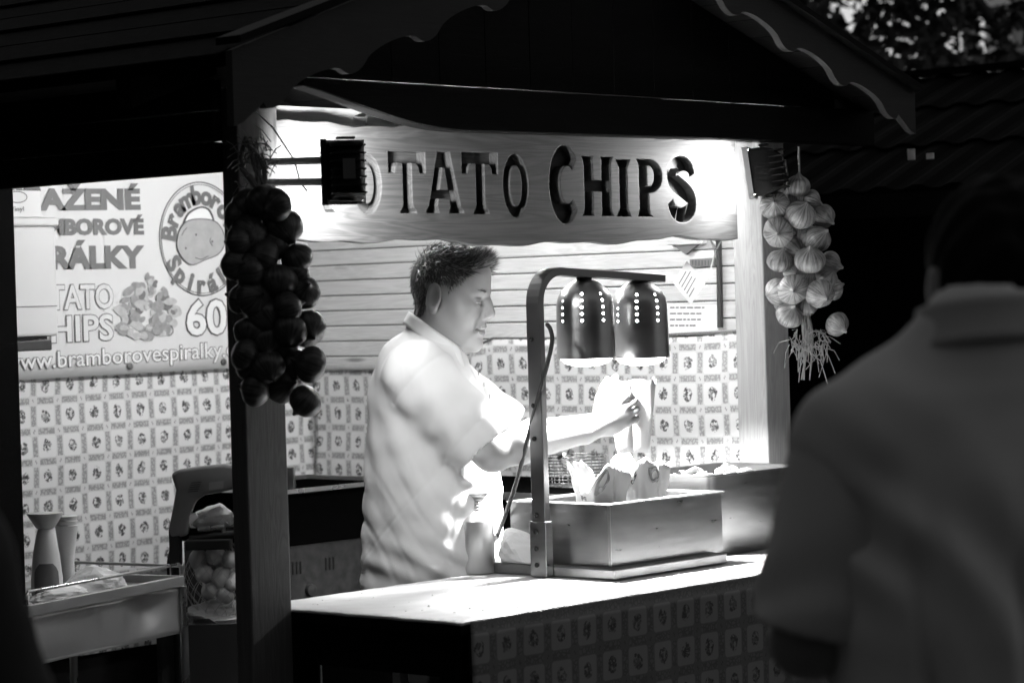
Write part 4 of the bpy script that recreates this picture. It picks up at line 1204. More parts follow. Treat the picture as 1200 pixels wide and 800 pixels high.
# printed heap of chips
hp = MB()
rn = random.Random(3)
for k in range(95):
    while True:
        a, b_ = rn.uniform(-1, 1), rn.uniform(-1, 1)
        wdt = .35 + .65 * min(1, (1 - b_) / 1.1)
        if abs(a) < wdt and a * a * .6 + b_ * b_ < 1: break
    x, y = 172 + a * 34, 360 - b_ * 36
    r = rn.uniform(3.5, 8); e = rn.uniform(.5, 1); th = rn.uniform(0, 3.14)
    pts = []
    for q in range(14):
        an = q * 2 * math.pi / 14; p = (r * math.cos(an) * (1 + .12 * math.sin(3 * an + k)), r * e * math.sin(an))
        w_ = on_banner(x + p[0] * math.cos(th) - p[1] * math.sin(th), y + p[0] * math.sin(th) + p[1] * math.cos(th), .003 + .00004 * k)
        pts.append(w_)
    hp.add(pts, [tuple(range(14))], rn.choice((0, 0, 1, 1, 2)))
hp.build('printed_chips', ['banner_chip_a', 'banner_chip_b', 'banner_chip_c'], bn, fix=False)
for (x, y) in ((152, 429), (262, 424)):
    p = on_banner(x, y, .004)
    MB().lathe([(.011, 0), (.0105, .003), (.006, .004)], p, 16, ax=((1, 0, 0), (0, 0, 1), (0, -1, 0))).build('eyelet', 'dark_steel', bn, smooth=True)

# ================================================================== white box on the back wall with a carton of gloves
wx = thing('wall_box', 'tall white plastic box with a lid and a black tray, hiding the banner\'s left side', 'box', (.57, 1.7, 1.47))
MB().box(.42, .70, 1.60, BV - .006, 1.492, 1.80).build('body', 'white_plastic', wx, bevel=.008)
MB().box(.413, .707, 1.592, BV - .005, 1.8005, 1.825).build('lid', 'white_plastic', wx, bevel=.006)
MB().box(.425, .695, 1.5975, 1.5995, 1.575, 1.5775).build('seam', 'banner_grey', wx)
MB().box(.43, .675, 1.60, BV - .01, 1.452, 1.482).build('tray', 'black_plastic', wx, bevel=.004)
MB().box(.44, .69, 1.64, BV - .01, 1.4825, 1.4915).build('tray_gap', 'black_plastic', wx)
gb = thing('glove_carton', 'pale carton printed Vinyl standing on the white wall box', 'carton', (.55, 1.68, 1.8255))
MB().box(.44, .652, 1.60, 1.72, 1.8256, 1.90).build('carton', 'white_plastic', gb, bevel=.002)
for px0, px1, y0, y1, kind in ((12, 28, 242, 249, 'Vinyl'),):
    vs, fs = text_mesh(kind, .01); x0, x1, b0, b1 = span(vs)
    A, B = at_v(px0, y1, 1.5985), at_v(px1, y0, 1.5985)
    MB().add([(A[0] + (v[0] - x0) / (x1 - x0) * (B[0] - A[0]), 1.5985, A[2] + (v[1] - b0) / (b1 - b0) * (B[2] - A[2])) for v in vs], fs).build('printed_word', 'banner_grey', gb, fix=False)
A = at_v(20, 231, 1.5985)
vs, fs = curve_mesh([ring(0, 0, .036, .017, 40), ring(0, 0, .033, .014, 40)])
MB().add([(A[0] + v[0], 1.5985, A[2] + v[1]) for v in vs], fs).build('printed_oval', 'banner_grey', gb, fix=False)
MB().prism([(0, 0), (.06, 0), (.05, .03), (.01, .035)], (.60, 1.61, 1.8985), (1, 0, 0), (0, 0, 1), (0, 1, 0), .004).build('flap', 'banner_dark', gb)

# ================================================================== steel trolley
TZ = .845
tr_r, tr_l = at_z(213, 674, TZ), at_z(30, 709, TZ)
ex = tr_r - tr_l; ex[2] = 0; Lx = np.linalg.norm(ex); ex /= Lx; ey = np.array([-ex[1], ex[0], 0]); ez = np.array([0, 0, 1.0])
DT = .36
tc = thing('steel_trolley', 'stainless steel trolley with a rail round its dented tray', 'trolley', tuple((tr_r + tr_l) / 2 + ey * DT / 2 - ez * TZ))
def T(a, b_, z): return tr_l + ex * a + ey * b_ + ez * (z - TZ)
def proj_x(p): q = np.array(p) - CAM; return 600 + FPX * (q @ RT) / (q @ FW)
def on_tray(px, b_): return min((T(a, b_, TZ - .0198) for a in np.linspace(.02, Lx - .03, 200)), key=lambda p: abs(proj_x(p) - px))
def tpanel(s_, t_):
    a = Lx * s_; dent = .02 * math.exp(-((s_ - .78) / .10) ** 2 - ((t_ - .35) / .4) ** 2) + .008 * math.exp(-((s_ - .3) / .2) ** 2)
    return T(a, .004 + dent, TZ - .028 - .125 * t_)
grid_sheet('front_panel', 'trolley_steel', tpanel, 40, 10, tc, thick=.0015)
m = MB()
m.obox(T(Lx / 2, 0, TZ - .014), (ex, ey, ez), (Lx / 2, .008, .014)); m.obox(T(Lx / 2, DT, TZ - .014), (ex, ey, ez), (Lx / 2, .008, .014))
m.obox(T(0, DT / 2, TZ - .014), (ex, ey, ez), (.008, DT / 2 - .0085, .014)); m.obox(T(Lx, DT / 2, TZ - .014), (ex, ey, ez), (.008, DT / 2 - .0085, .0139))
m.build('rim', 'trolley_steel', tc, bevel=.002)
MB().obox(T(Lx / 2, DT / 2, TZ - .022), (ex, ey, ez), (Lx / 2 - .0085, DT / 2 - .0085, .002)).build('tray', 'steel', tc)
for s_ in (0, 1):
    MB().obox(T(Lx * s_, DT / 2, TZ - .09), (ex, ey, ez), (.0008, DT / 2 - .01, .06)).build('end_panel', 'brushed_steel', tc)
rl = [T(Lx - .004, .0, TZ), T(Lx - .004, .0, TZ + .022), T(Lx - .012, .0, TZ + .032), T(Lx * .5, .0, TZ + .032), T(.012, .0, TZ + .032), T(.004, 0, TZ + .022), T(.004, 0, TZ)]
MB().tube(rl, .0042, 10).build('rail', 'steel', tc, smooth=True)
rl = [T(Lx - .004, .004, TZ + .026), T(Lx - .004, DT - .02, TZ + .03), T(Lx - .004, DT, TZ + .022), T(Lx - .004, DT, TZ)]
MB().tube(rl, .0042, 10).build('rail', 'steel', tc, smooth=True)
for a in (.006, Lx - .002):
    for b_ in (-.004, DT): MB().tube([T(a, b_, .07), T(a, b_, TZ - .029)], .011, 12).build('leg', 'steel', tc, smooth=True)
for a in (.006, Lx - .002):
    for b_ in (-.004, DT): MB().lathe([(.012, 0), (.035, .005), (.035, .02), (.012, .025)], T(a, b_, .035) - ey * .0125, 18, ax=(ex, ez, ey)).build('castor', 'rubber', tc, smooth=True)
MB().obox(T(Lx / 2, DT / 2, .30), (ex, ey, ez), (Lx / 2 - .015, DT / 2 - .015, .008)).build('lower_shelf', 'steel', tc)
pp = at_z(105, 690, TZ)
q = on_tray(112, .07)
crumple('crumpled_paper', 'crumpled white paper lying in the trolley tray', tuple(q), .10, .055, .05, 11)
q = on_tray(75, .05)
crumple('crumpled_paper', 'flattened grey-white cloth beside the trolley rail', tuple(q), .09, .04, .028, 14)
# squeeze bottle and its neighbour on the trolley
sb = on_tray(56, .10)
bt = thing('squeeze_bottle', 'white tapered bottle with a flat cap and an oval label on the trolley', 'bottle', tuple(sb))
MB().lathe([(.034, .0005), (.040, .004), (.040, .06), (.034, .12), (.024, .17), (.020, .182), (.019, .186)], sb, 28).build('body', 'white_plastic', bt, smooth=True)
MB().lathe([(.0205, .187), (.024, .189), (.045, .222), (.0455, .226), (.03, .227)], sb, 28).build('flared_cap', 'white_plastic', bt, smooth=True, angle=50)
pts = []
for k in range(17):
    for j in range(9):
        a = toward + .15 + (k / 16 - .5) * 1.7; z = .015 + .085 * j / 8; r_ = .0412 if z < .06 else .0412 - (z - .06) / .06 * .006
        if j == 8 or j == 7: a = toward + .15 + (k / 16 - .5) * 1.7 * (.55 if j == 8 else .85)
        pts.append(sb + np.array([r_ * math.cos(a), r_ * math.sin(a), z]))
MB().add(pts, [(j + k * 9, j + (k + 1) * 9, j + 1 + (k + 1) * 9, j + 1 + k * 9) for k in range(16) for j in range(8)]).build('label_print', 'banner_grey', bt, smooth=True, fix=False)
sb2 = on_tray(80, .17)
bt2 = thing('paper_cup_stack', 'stack of pale plastic cups on a thin stem behind the white bottle', 'cups', tuple(sb2))
MB().lathe([(.018, .0005), (.018, .10)], sb2, 20).build('stem', 'white_plastic', bt2, smooth=True)
for k in range(3): MB().lathe([(.020, .10 + .012 * k), (.0295, .175 + .012 * k), (.0305, .177 + .012 * k), (.0285, .178 + .012 * k)], sb2, 24).build('cup', 'white_plastic', bt2, smooth=True)

# ================================================================== drill rig, potatoes
rg = thing('spiral_cutter', 'black clamped spiral cutter rig holding the power drill', 'cutter', (*at_d(245, 640, 7.25)[:2], 0))
o3 = at_d(240, 622, 7.2)
RX, FY = np.array([*hr, 0.0]), np.array([*hd, 0.0])
def K(px, py, dd=0.0): return at_d(px, py, 7.2 + dd)
MB().tube([K(222, 632), K(285, 624)], .011, 12).build('guide_rod', 'black_metal', rg, smooth=True)
MB().obox(K(245, 637), (RX, FY, ez), (.062, .03, .014)).build('carriage', 'black_metal', rg, bevel=.004)
MB().obox(K(206, 640), (RX, FY, ez), (.015, .025, .05)).build('upright', 'black_metal', rg, bevel=.003)
ba = K(206, 660); MB().tube([(ba[0], ba[1], .02), tuple(ba)], .014, 10).build('stand_leg', 'black_metal', rg, smooth=True)
ba = K(290, 660, .1); MB().tube([(ba[0], ba[1], .02), tuple(K(290, 628, .1))], .014, 10).build('stand_leg', 'black_metal', rg, smooth=True)
MB().obox(np.array([K(245, 640)[0], K(245, 640)[1], .012]), (RX, FY, ez), (.16, .12, .012)).build('foot_plate', 'black_metal', rg)
MB().tube([K(266, 612), K(262, 618), K(262, 626), K(266, 632)], .006, 10).build('clamp_ring', 'steel', rg, smooth=True)
MB().tube([K(232, 621), K(262, 617)], .008, 10).build('spindle', 'steel', rg, smooth=True)
dr = thing('power_drill', 'grey corded power drill resting grip-down on the black cutter rig', 'drill', tuple(K(206, 630)))
body = [(200, 556), (206, 551), (232, 547), (262, 544), (278, 546), (282, 556), (278, 572), (258, 577), (240, 580), (228, 588), (222, 604), (219, 628), (199, 630), (197, 622), (202, 596), (206, 574)]
P3 = [K(a, b_, -.028) for a, b_ in body]
m = MB(); m.add(P3 + [p + FY * .056 for p in P3], [tuple(range(len(body)))[::-1], tuple(range(len(body), 2 * len(body)))] + [(i, (i + 1) % len(body), (i + 1) % len(body) + len(body), i + len(body)) for i in range(len(body))])
db = m.build('body', 'drill_plastic', dr, bevel=.009, seg=3, smooth=True, angle=60)
MB().add([K(a, b_, -.0295) for a, b_ in ((245, 565), (262, 563), (262, 572), (245, 574))], [(0, 1, 2, 3)]).build('maker_plate', 'banner_grey', db)
m = MB()
for k in range(5):
    y = 565 + k * 2.6; m.add([K(a, b_, -.0292) for a, b_ in ((224 - k, y), (236 - k, y - 1), (236 - k, y), (224 - k, y + 1))], [(0, 1, 2, 3)])
m.build('vent', 'black_plastic', db)
MB().tube([K(276, 558), K(292, 557)], .018, 14).build('chuck', 'dark_steel', dr, smooth=True)
MB().obox(K(222, 594), (RX, FY, ez), (.008, .011, .016)).build('trigger', 'black_plastic', dr, bevel=.003)
fl_ = [K(208, 630), K(200, 645), K(197, 665, .02), K(200, 700, .05), K(204, 760, .06), K(205, 800, .06)]
MB().tube([tuple(catm(np.array(fl_), t_)) for t_ in np.linspace(0, 5, 30)], .004, 8).build('flex', 'rubber', dr, smooth=True)
q = K(252, 608, .06)
crumple('folded_cloth', 'flowered pale cloth bundle lying behind the drill grip', (q[0], q[1], q[2] - .02), .07, .05, .04, 21, mat='banner_mid', cat='cloth')
# support under the bundle is the rig's rear shelf
MB().obox(K(256, 618, .085), (RX, FY, ez), (.09, .06, .006)).build('rear_shelf', 'black_metal', rg)
q = K(216, 611, -.01)
o = MB().tube([K(206, 622), K(214, 614), K(224, 606), K(231, 603)], [.010, .016, .014, .007], 10).build('rag', 'paper', org=tuple(q), smooth=True)
tag(o, 'small white rag tucked between drill grip and rod', 'rag')

crate = thing('black_crate', 'dark plastic crate under the net of potatoes', 'crate', (*at_d(255, 720, 7.3)[:2], 0))
cc = at_d(256, 740, 7.33)
cz = .70
for s_ in (-1, 1):
    MB().obox(np.array([cc[0], cc[1], cz / 2 + .005]) + RX * .15 * s_, (RX, FY, ez), (.006, .115, cz / 2 - .005)).build('side', 'black_plastic', crate)
    MB().obox(np.array([cc[0], cc[1], cz / 2 + .005]) + FY * .12 * s_, (RX, FY, ez), (.1435, .006, cz / 2 - .005)).build('side', 'black_plastic', crate)
MB().obox(np.array([cc[0], cc[1], .012]), (RX, FY, ez), (.143, .113, .008)).build('base', 'black_plastic', crate)
MB().obox(np.array([cc[0], cc[1], cz - .03]), (RX, FY, ez), (.143, .113, .008)).build('insert', 'black_plastic', crate)
sack = crumple('plastic_sack', 'slumped translucent plastic sack lying in the dark crate', (cc[0], cc[1], cz - .021), .10, .08, .05, 31, mat='net_plastic', cat='sack')
net = thing('net_bag', 'plastic net bag stretched round pale potatoes below the drill', 'net bag', tuple(at_d(252, 715, 7.3)))
nc = at_d(254, 680, 7.3)
rn = random.Random(12)
pots = [(232, 655), (252, 650), (270, 655), (240, 672), (259, 675), (275, 680), (246, 692), (263, 697), (236, 661), (252, 663), (268, 667), (250, 684)]
pb0 = None
for k, (x, y) in enumerate(pots):
    c = at_d(x, y, 7.26 + (.05 if k >= 8 else 0)); 
    bm = bmesh.new(); bmesh.ops.create_uvsphere(bm, u_segments=20, v_segments=12, radius=1)
    e_ = (rn.uniform(.028, .034), rn.uniform(.022, .027), rn.uniform(.022, .027)); th = rn.uniform(0, 3.14); tl = rn.uniform(-.8, .8)
    for v in bm.verts:
        d = v.co.copy(); r_ = 1 + .06 * math.sin(d.x * 3 + k) + .04 * math.sin(d.y * 5 + d.z * 4 + k)
        v.co = Matrix.Rotation(th, 3, 'Z') @ Matrix.Rotation(tl, 3, 'Y') @ Vector((d.x * e_[0] * r_, d.y * e_[1] * r_, d.z * e_[2] * r_))
    me = bpy.data.meshes.new('potato'); bm.to_mesh(me); bm.free()
    for p in me.polygons: p.use_smooth = True
    o = link_mesh('potato', me, 'potato_skin', None, c)
    tag(o, 'pale potato packed inside the plastic net bag below the drill', 'potato', 'potatoes in the net bag')
m = MB()
for fam in (1, -1):
    for k in range(14):
        pts = []
        for j in range(22):
            tt_ = j / 21; a = 2 * math.pi * k / 14 + fam * tt_ * 2.2
            R_ = .078 * math.sin(math.pi * (.12 + .80 * tt_)) ** .7
            if tt_ > .9: R_ *= 1 - (tt_ - .9) * 6
            pts.append(nc + RX * R_ * math.cos(a) * 1.15 + FY * R_ * math.sin(a) + ez * (-.10 + .22 * tt_))
        m.tube(pts, .0009, 4, cap=False)
m.build('net', 'net_plastic', net)
MB().lathe([(.05, 0), (.062, .012), (.05, .02)], nc - ez * .115, 20).build('knot', 'net_plastic', net)

# ================================================================== fryer in the back corner
fy = thing('deep_fryer', 'black deep fryer with a vented steel control panel behind the seller', 'fryer', (1.35, 1.3, 0))
zf = 1.04
MB().box(1.085, 1.60, 1.115, 1.55, .88, zf - .012).build('tank_cover', 'soot', fy, bevel=.004)
m = MB(); m.box(1.08, 1.605, 1.108, 1.118, zf - .0115, zf); m.box(1.08, 1.605, 1.545, 1.555, zf - .0115, zf); m.box(1.08, 1.09, 1.1185, 1.5445, zf - .0115, zf); m.box(1.595, 1.605, 1.1185, 1.5445, zf - .0115, zf)
m.build('rim', 'steel', fy)
MB().box(1.09, 1.595, 1.12, 1.545, .62, .8795).build('control_panel', 'worn_panel', fy, bevel=.003)
for u in (1.12, 1.135, 1.15, 1.25, 1.265, 1.28): MB().box(u, u + .006, 1.1175, 1.1197, .80, .835).build('vent', 'black_metal', fy)
MB().lathe([(.018, 0), (.017, .012), (.006, .014)], (1.185, 1.1197, .75), 18, ax=((1, 0, 0), (0, 0, 1), (0, -1, 0))).build('knob', 'black_plastic', fy, smooth=True)
for u in (1.10, 1.57):
    for v in (1.13, 1.52): MB().box(u, u + .02, v, v + .02, 0, .6195).build('leg', 'dark_steel', fy)
jb = thing('junction_box', 'small worn steel box with a cable on the fryer rim', 'box', tuple(at_d(346, 566, 7.62)))
pj = at_d(346, 555, 7.62); pj[2] = zf + .03
pj = np.array([1.13, 1.14, zf + .032])
MB().obox(pj, (RX, FY, ez), (.022, .022, .031)).build('case', 'dark_steel', jb, bevel=.003)
MB().tube([pj + np.array([-.02, -.0, .0]), pj + np.array([-.05, -.02, .04]), pj + np.array([-.07, -.0, -.02])], .004, 8).build('cable', 'rubber', jb, smooth=True)
wk = thing('side_bench', 'dark bench along the right wall with a pale edge strip', 'bench', (1.6, .6, 0))
MB().box(1.42, 1.875, .15, 1.10, 1.0, 1.03).build('bench_top', 'soot', wk, bevel=.003)
MB().box(1.412, 1.4195, .15, 1.10, 1.005, 1.025).build('edge_strip', 'steel', wk)
MB().box(1.45, 1.46, .17, 1.08, .5, .9995).build('front_panel', 'soot', wk)
for u in (1.47, 1.82):
    for v in (.17, 1.05): MB().box(u, u + .03, v, v + .03, 0, .9995).build('leg', 'dark_steel', wk)
bk = thing('fry_basket', 'round wire frying basket on the dark bench behind the paper bags', 'basket', tuple(at_u(672, 556, 1.6)))
bc = at_u(674, 566, 1.62); bc[2] = 1.031
m = MB()
for k in range(9): m.tube([bc + np.array([.09 * math.cos(a), .09 * math.sin(a), .012 + .009 * k]) for a in np.linspace(0, 2 * math.pi, 25)[:-1]], .0018, 4, closed=True)
for k in range(20): a = k * .314; m.tube([bc + np.array([.085 * math.cos(a), .085 * math.sin(a), .004]), bc + np.array([.092 * math.cos(a), .092 * math.sin(a), .09])], .0014, 4)
m.build('wire_wall', 'dark_steel', bk)
MB().lathe([(.088, .0006), (.088, .003)], bc, 24).build('wire_floor', 'dark_steel', bk)
MB().tube([bc + np.array([-.09, -.02, .085]), bc + np.array([-.16, -.10, .10])], .006, 8).build('handle', 'black_plastic', bk, smooth=True)

# ================================================================== onion strings
def onion_mesh(seed, skin='onion_skin'):
    rn = random.Random(seed); n, q = 28, 18; m = MB()
    me_uv = []
    for j in range(q + 1):
        t_ = j / q; a = math.pi * t_
        for k in range(n + 1):
            p = 2 * math.pi * k / n
            r = math.sin(a) * (1 + .025 * math.sin(p * 7 + seed) + .03 * math.sin(p * 2 + seed))
            z = -math.cos(a) * .86
            if t_ > .9: r = max(r, .10 * (1 - (t_ - .9) * 3)); z = .82 + (t_ - .9) * 3.4
            if t_ < .06: z = -.80 - .02 * (.06 - t_)
            m.v.append((r * math.cos(p), r * math.sin(p), z)); me_uv.append((k / n, t_))
    for j in range(q):
        for k in range(n): m.f.append((j * (n + 1) + k, j * (n + 1) + k + 1, (j + 1) * (n + 1) + k + 1, (j + 1) * (n + 1) + k))
    me = bpy.data.meshes.new('onion'); me.from_pydata(m.v, [], m.f)
    uv = me.uv_layers.new(name='UVMap')
    for p in me.polygons:
        p.use_smooth = True
        for li in p.loop_indices: uv.data[li].uv = me_uv[me.loops[li].vertex_index]
    me.materials.append(MATS[skin]); return me
ONI = [onion_mesh(s_) for s_ in range(5)]
ONI_SHADED = [onion_mesh(s_ + 9, 'dark_onion_skin') for s_ in range(5)]
def onion_string(label, spots, dep, top, seed, meshes):
    rn = random.Random(seed)
    t = thing('onion_string', label, 'onions', tuple(top))
    org = ORG[t]
    core = []
    for k, (x, y, r, dd, (dx, dy, dz)) in enumerate(spots):
        c = at_d(x, y, dep + dd); R_ = r * (dep + dd) / FPX
        o = bpy.data.objects.new('onion', meshes[k % 5]); COL.objects.link(o); o.parent = t
        d = RX * dx + ez * dz - FY * dy
        o.rotation_euler = Vector(d).to_track_quat('Z', 'Y').to_euler(); o.scale = (R_, R_, R_ * rn.uniform(.92, 1.0)); o.location = Vector(c - org)
        ORG[o] = org
    return t, org
spr = []
rows = [(305, 235, 20), (280, 240, 19), (322, 240, 18), (290, 275, 22), (330, 268, 22), (272, 282, 18), (305, 300, 22), (346, 303, 18), (283, 318, 20), (322, 330, 23), (352, 342, 20), (288, 350, 20), (310, 372, 23), (358, 385, 21), (335, 360, 18), (286, 390, 20), (325, 405, 22), (362, 427, 20), (295, 425, 21), (330, 448, 23), (356, 470, 19), (298, 455, 20), (270, 255, 19), (268, 310, 18), (304, 337, 20), (343, 322, 18), (338, 388, 19), (311, 402, 20), (342, 428, 20), (312, 430, 19), (275, 350, 18), (320, 285, 19), (278, 415, 18)]
for k, (x, y, r) in enumerate(rows):
    x += 9 if x < 290 else 2
    spr.append((x, y, r * 1.08, [-.02, .01, -.04][k % 3], (RND.uniform(-1, 1), RND.uniform(-.6, 1), RND.uniform(-1, .3))))
t1, og = onion_string('dark backlit string of onions hanging on the post by the trolley', spr, 5.74, at_d(300, 160, 5.80), 3, ONI_SHADED)
for k in range(5):
    pts = [at_d(292 + RND.uniform(-10, 12), 166 + RND.uniform(-6, 14), 5.795), at_d(296 + RND.uniform(-14, 14), 195, 5.78), at_d(300 + k * 4 + RND.uniform(-6, 6), 235, 5.76), at_d(310 + k * 3, 330, 5.77), at_d(318 + k * 3, 460, 5.77)]
    MB().tube([tuple(catm(np.array(pts), s_)) for s_ in np.linspace(0, 4, 22)], .006, 7).build('stem_braid', 'dry_stem', t1, smooth=True)
m = MB()
for k in range(90):
    p = at_d(RND.uniform(280, 318), RND.uniform(165, 222), 5.775); d = np.array([RND.uniform(-.03, .03), RND.uniform(-.03, .03), RND.uniform(-.02, .04)])
    m.tube([p, p + d * .5 + np.array([0, 0, .006]), p + d], .0012, 4)
m.build('dry_fibres', 'dry_stem', t1)
sp2 = [(935, 218, 14), (908, 241, 16.5), (938, 252, 17), (965, 254, 14), (912, 272, 17), (959, 280, 15), (914, 306, 15), (949, 305, 17), (972, 309, 14), (911, 342, 15), (929, 339, 17), (961, 344, 16.5), (975, 338, 14), (925, 370, 15), (981, 380, 14), (930, 232, 14), (925, 262, 15), (950, 278, 15), (930, 292, 15), (933, 318, 15), (968, 326, 14), (945, 330, 14), (943, 358, 14), (950, 236, 13), (920, 355, 14)]
spr = []
for k, (x, y, r) in enumerate(sp2):
    dirs = [(.1, .2, 1), (-.1, .9, .2), (.3, .5, .6), (.5, .4, -.4), (-.1, .95, -.15), (.4, .4, .4), (.2, .3, .8), (.0, .4, .7), (.6, .1, -.2), (-.7, .4, -.2), (-.05, .93, -.1), (.3, .75, -.3), (.6, -.2, .2), (.3, .5, .6), (.5, .5, -.5)]
    spr.append((x, y, r * 1.06, .035 if k >= 15 else [0, -.02, -.03, .03, -.03, 0, 0, -.04, .05, .02, -.04, -.04, .05, 0, .02][k], dirs[k % 15]))
t2, og = onion_string('pale string of onions with dangling dry roots beside the right post', spr, 7.12, at_d(932, 200, 7.12), 5, ONI)
for k in range(4):
    pts = [at_d(933 + k * 3, 216, 7.15), at_d(936 + k * 3, 260, 7.14), at_d(938 + RND.uniform(-5, 5), 320, 7.14), at_d(942 + k * 3, 390, 7.14), at_d(945 + RND.uniform(-8, 8), 445, 7.13)]
    MB().tube([tuple(catm(np.array(pts), s_)) for s_ in np.linspace(0, 4, 22)], [.006] * 16 + [.005, .004, .003, .0025, .002, .0015], 7).build('stem_braid', 'dry_stem', t2, smooth=True)
m = MB()
for k in range(70):
    p = at_d(RND.uniform(925, 970), RND.uniform(385, 408), 7.12 + RND.uniform(-.03, .03)); L_ = RND.uniform(.04, .13)
    d = np.array([RND.uniform(-.5, .5), RND.uniform(-.5, .5), -1 + RND.uniform(0, .9)]) * L_
    b_ = p + d * .5 + np.array([RND.uniform(-.015, .015), RND.uniform(-.015, .015), .01])
    m.tube([p, b_, p + d], .0013, 4)
m.build('dry_roots', 'dry_stem', t2)
MB().tube([at_d(936, 172, 7.16), at_d(937, 222, 7.15)], .003, 6).build('string', 'string', t2)

# ================================================================== the seller
S0 = np.array([.82, .27, 0.0])
AXR, AXF = np.array([-hd[0], -hd[1], 0.0]), np.array([hr[0], hr[1], 0.0])
def seller_w(V): V = np.asarray(V, float); return S0 + V[..., :1] * AXR + V[..., 1:2] * AXF + V[..., 2:] * np.array([0, 0, 1.0])
sel = thing('person', 'person in a pale polo shirt holding a paper bag under the heat lamps', 'person', tuple(S0))
HS = .975
yaw, pit_ = math.radians(70), math.radians(11)
hf = np.array([math.cos(yaw) * math.cos(pit_), math.sin(yaw) * math.cos(pit_), -math.sin(pit_)])
hrt = np.cross(hf, (0, 0, 1.0)); hrt /= np.linalg.norm(hrt); hup = np.cross(hrt, hf)
HR = np.stack([hrt, hf, hup], 1)
H0 = np.array([.0, .054, 1.568])
def hp_(x, y, z): return H0 + HS * (hrt * x + hf * y + hup * z)
def hrr(*r): return np.array(r) * HS
F = Field((-.27, -.20, .80), (.31, .62, 1.73), .0034)
# head
F.ell(hp_(0, -.012, .040), hrr(.076, .098, .090), .01, rot=HR)
F.ell(hp_(0, .036, -.020), hrr(.068, .062, .086), .03, rot=HR)
F.ell(hp_(0, .045, -.078), hrr(.050, .048, .040), .03, rot=HR)
for s_ in (-1, 1):
    F.cone(hp_(s_ * .056, -.004, -.045), hp_(s_ * .026, .066, -.098), .019 * HS, .018 * HS, .03)
    F.ell(hp_(s_ * .046, .060, -.028), hrr(.028, .031, .036), .025, rot=HR)
    F.cone(hp_(s_ * .010, .090, .026), hp_(s_ * .046, .074, .024), .0105 * HS, .009 * HS, .016)
F.ell(hp_(0, .050, .065), hrr(.060, .045, .050), .03, rot=HR)
F.ell(hp_(0, .030, -.112), hrr(.044, .048, .028), .03, rot=HR)
F.ell(hp_(0, .088, -.110), hrr(.022, .016, .018), .02, rot=HR)
for s_ in (-1, 1): F.ell(hp_(s_ * .033, .104, .003), hrr(.023, .022, .0150), .008, 'sub', rot=HR)
for s_ in (-1, 1):
    F.ell(hp_(s_ * .033, .0815, .003), hrr(.0145, .0125, .0115), .004, rot=HR)
    F.ell(hp_(s_ * .034, .0835, .0075), hrr(.0165, .0125, .0060), .004, rot=HR)
    F.ell(hp_(s_ * .034, .0845, -.0075), hrr(.015, .0115, .0040), .005, rot=HR)
F.chain([hp_(0, .094, .020), hp_(0, .104, .000), hp_(0, .115, -.023)], [.0085 * HS, .0100 * HS, .0135 * HS], .012)
for s_ in (-1, 1): F.ell(hp_(s_ * .0125, .107, -.030), hrr(.0095, .012, .0085), .007, rot=HR)
for s_ in (-1, 1): F.ell(hp_(s_ * .007, .112, -.040), hrr(.0045, .006, .004), .004, 'sub', rot=HR)
F.ell(hp_(0, .086, -.062), hrr(.028, .018, .022), .02, rot=HR)
F.cone(hp_(-.021, .091, -.063), hp_(0, .102, -.0605), .0045 * HS, .0065 * HS, .006); F.cone(hp_(.021, .091, -.063), hp_(0, .102, -.0605), .0045 * HS, .0065 * HS, .006)
F.cone(hp_(-.018, .091, -.075), hp_(0, .100, -.0775), .0045 * HS, .0075 * HS, .006); F.cone(hp_(.018, .091, -.075), hp_(0, .100, -.0775), .0045 * HS, .0075 * HS, .006)
F.chain([hp_(-.025, .093, -.0695), hp_(0, .112, -.0685), hp_(.025, .093, -.0695)], [.0030] * 3, .003, 'sub')
for s_ in (-1, 1): F.chain([hp_(s_ * .020, .104, -.030), hp_(s_ * .029, .098, -.052), hp_(s_ * .033, .090, -.072)], [.0045, .005, .003], .010, 'sub')
# ears
er = np.array([hrt * 1.0, hf * .94 - hup * .34, hup * .94 + hf * .34]).T
for s_ in (-1, 1):
    ert = np.stack([hrt * .93 - hf * .37 * s_, hf * .93 + hrt * .37 * s_, hup], 1)
    F.ell(hp_(s_ * .083, -.014, -.002), hrr(.0105, .0245, .038), .005, rot=ert)
    F.ell(hp_(s_ * .0935, -.010, .004), hrr(.0105, .0140, .0225), .005, 'sub', rot=ert)
    F.ell(hp_(s_ * .082, -.010, -.032), hrr(.006, .010, .010), .006, rot=ert)
# neck, hidden trunk, arms, hands
F.cone(hp_(0, -.022, -.045), (0, .0, 1.40), .060, .072, .03)
F.ell((0, -.02, 1.20), (.15, .12, .26), .04)
F.cone((-.15, -.02, 1.37), (.15, -.02, 1.37), .06, .06, .05)
SHR, ELR, WRR = np.array([.165, -.03, 1.375]), np.array([.222, .150, 1.185]), np.array([.155, .375, 1.225])
SHL, ELL, WRL = np.array([-.165, -.01, 1.375]), np.array([-.20, .195, 1.195]), np.array([-.005, .395, 1.235])
F.cone(SHR, ELR, .058, .047, .03); F.chain([ELR, ELR + (WRR - ELR) * .3, WRR], [.039, .041, .028], .02)
F.cone(SHL, ELL, .058, .047, .03); F.chain([ELL, ELL + (WRL - ELL) * .3, WRL], [.039, .041, .028], .02)
add_hand(F, WRR + np.array([-.01, .03, .01]), (-.22, .88, .42), (-1, -.2, .1), 1, .75, .95)
add_hand(F, WRL + np.array([.005, .03, .005]), (.20, .88, .42), (1, -.2, .1), -1, .75, .95)
body = F.build('body', ['skin', 'lips'], sel, seller_w)
_pc = np.zeros(len(body.data.polygons) * 3); body.data.polygons.foreach_get('center', _pc)
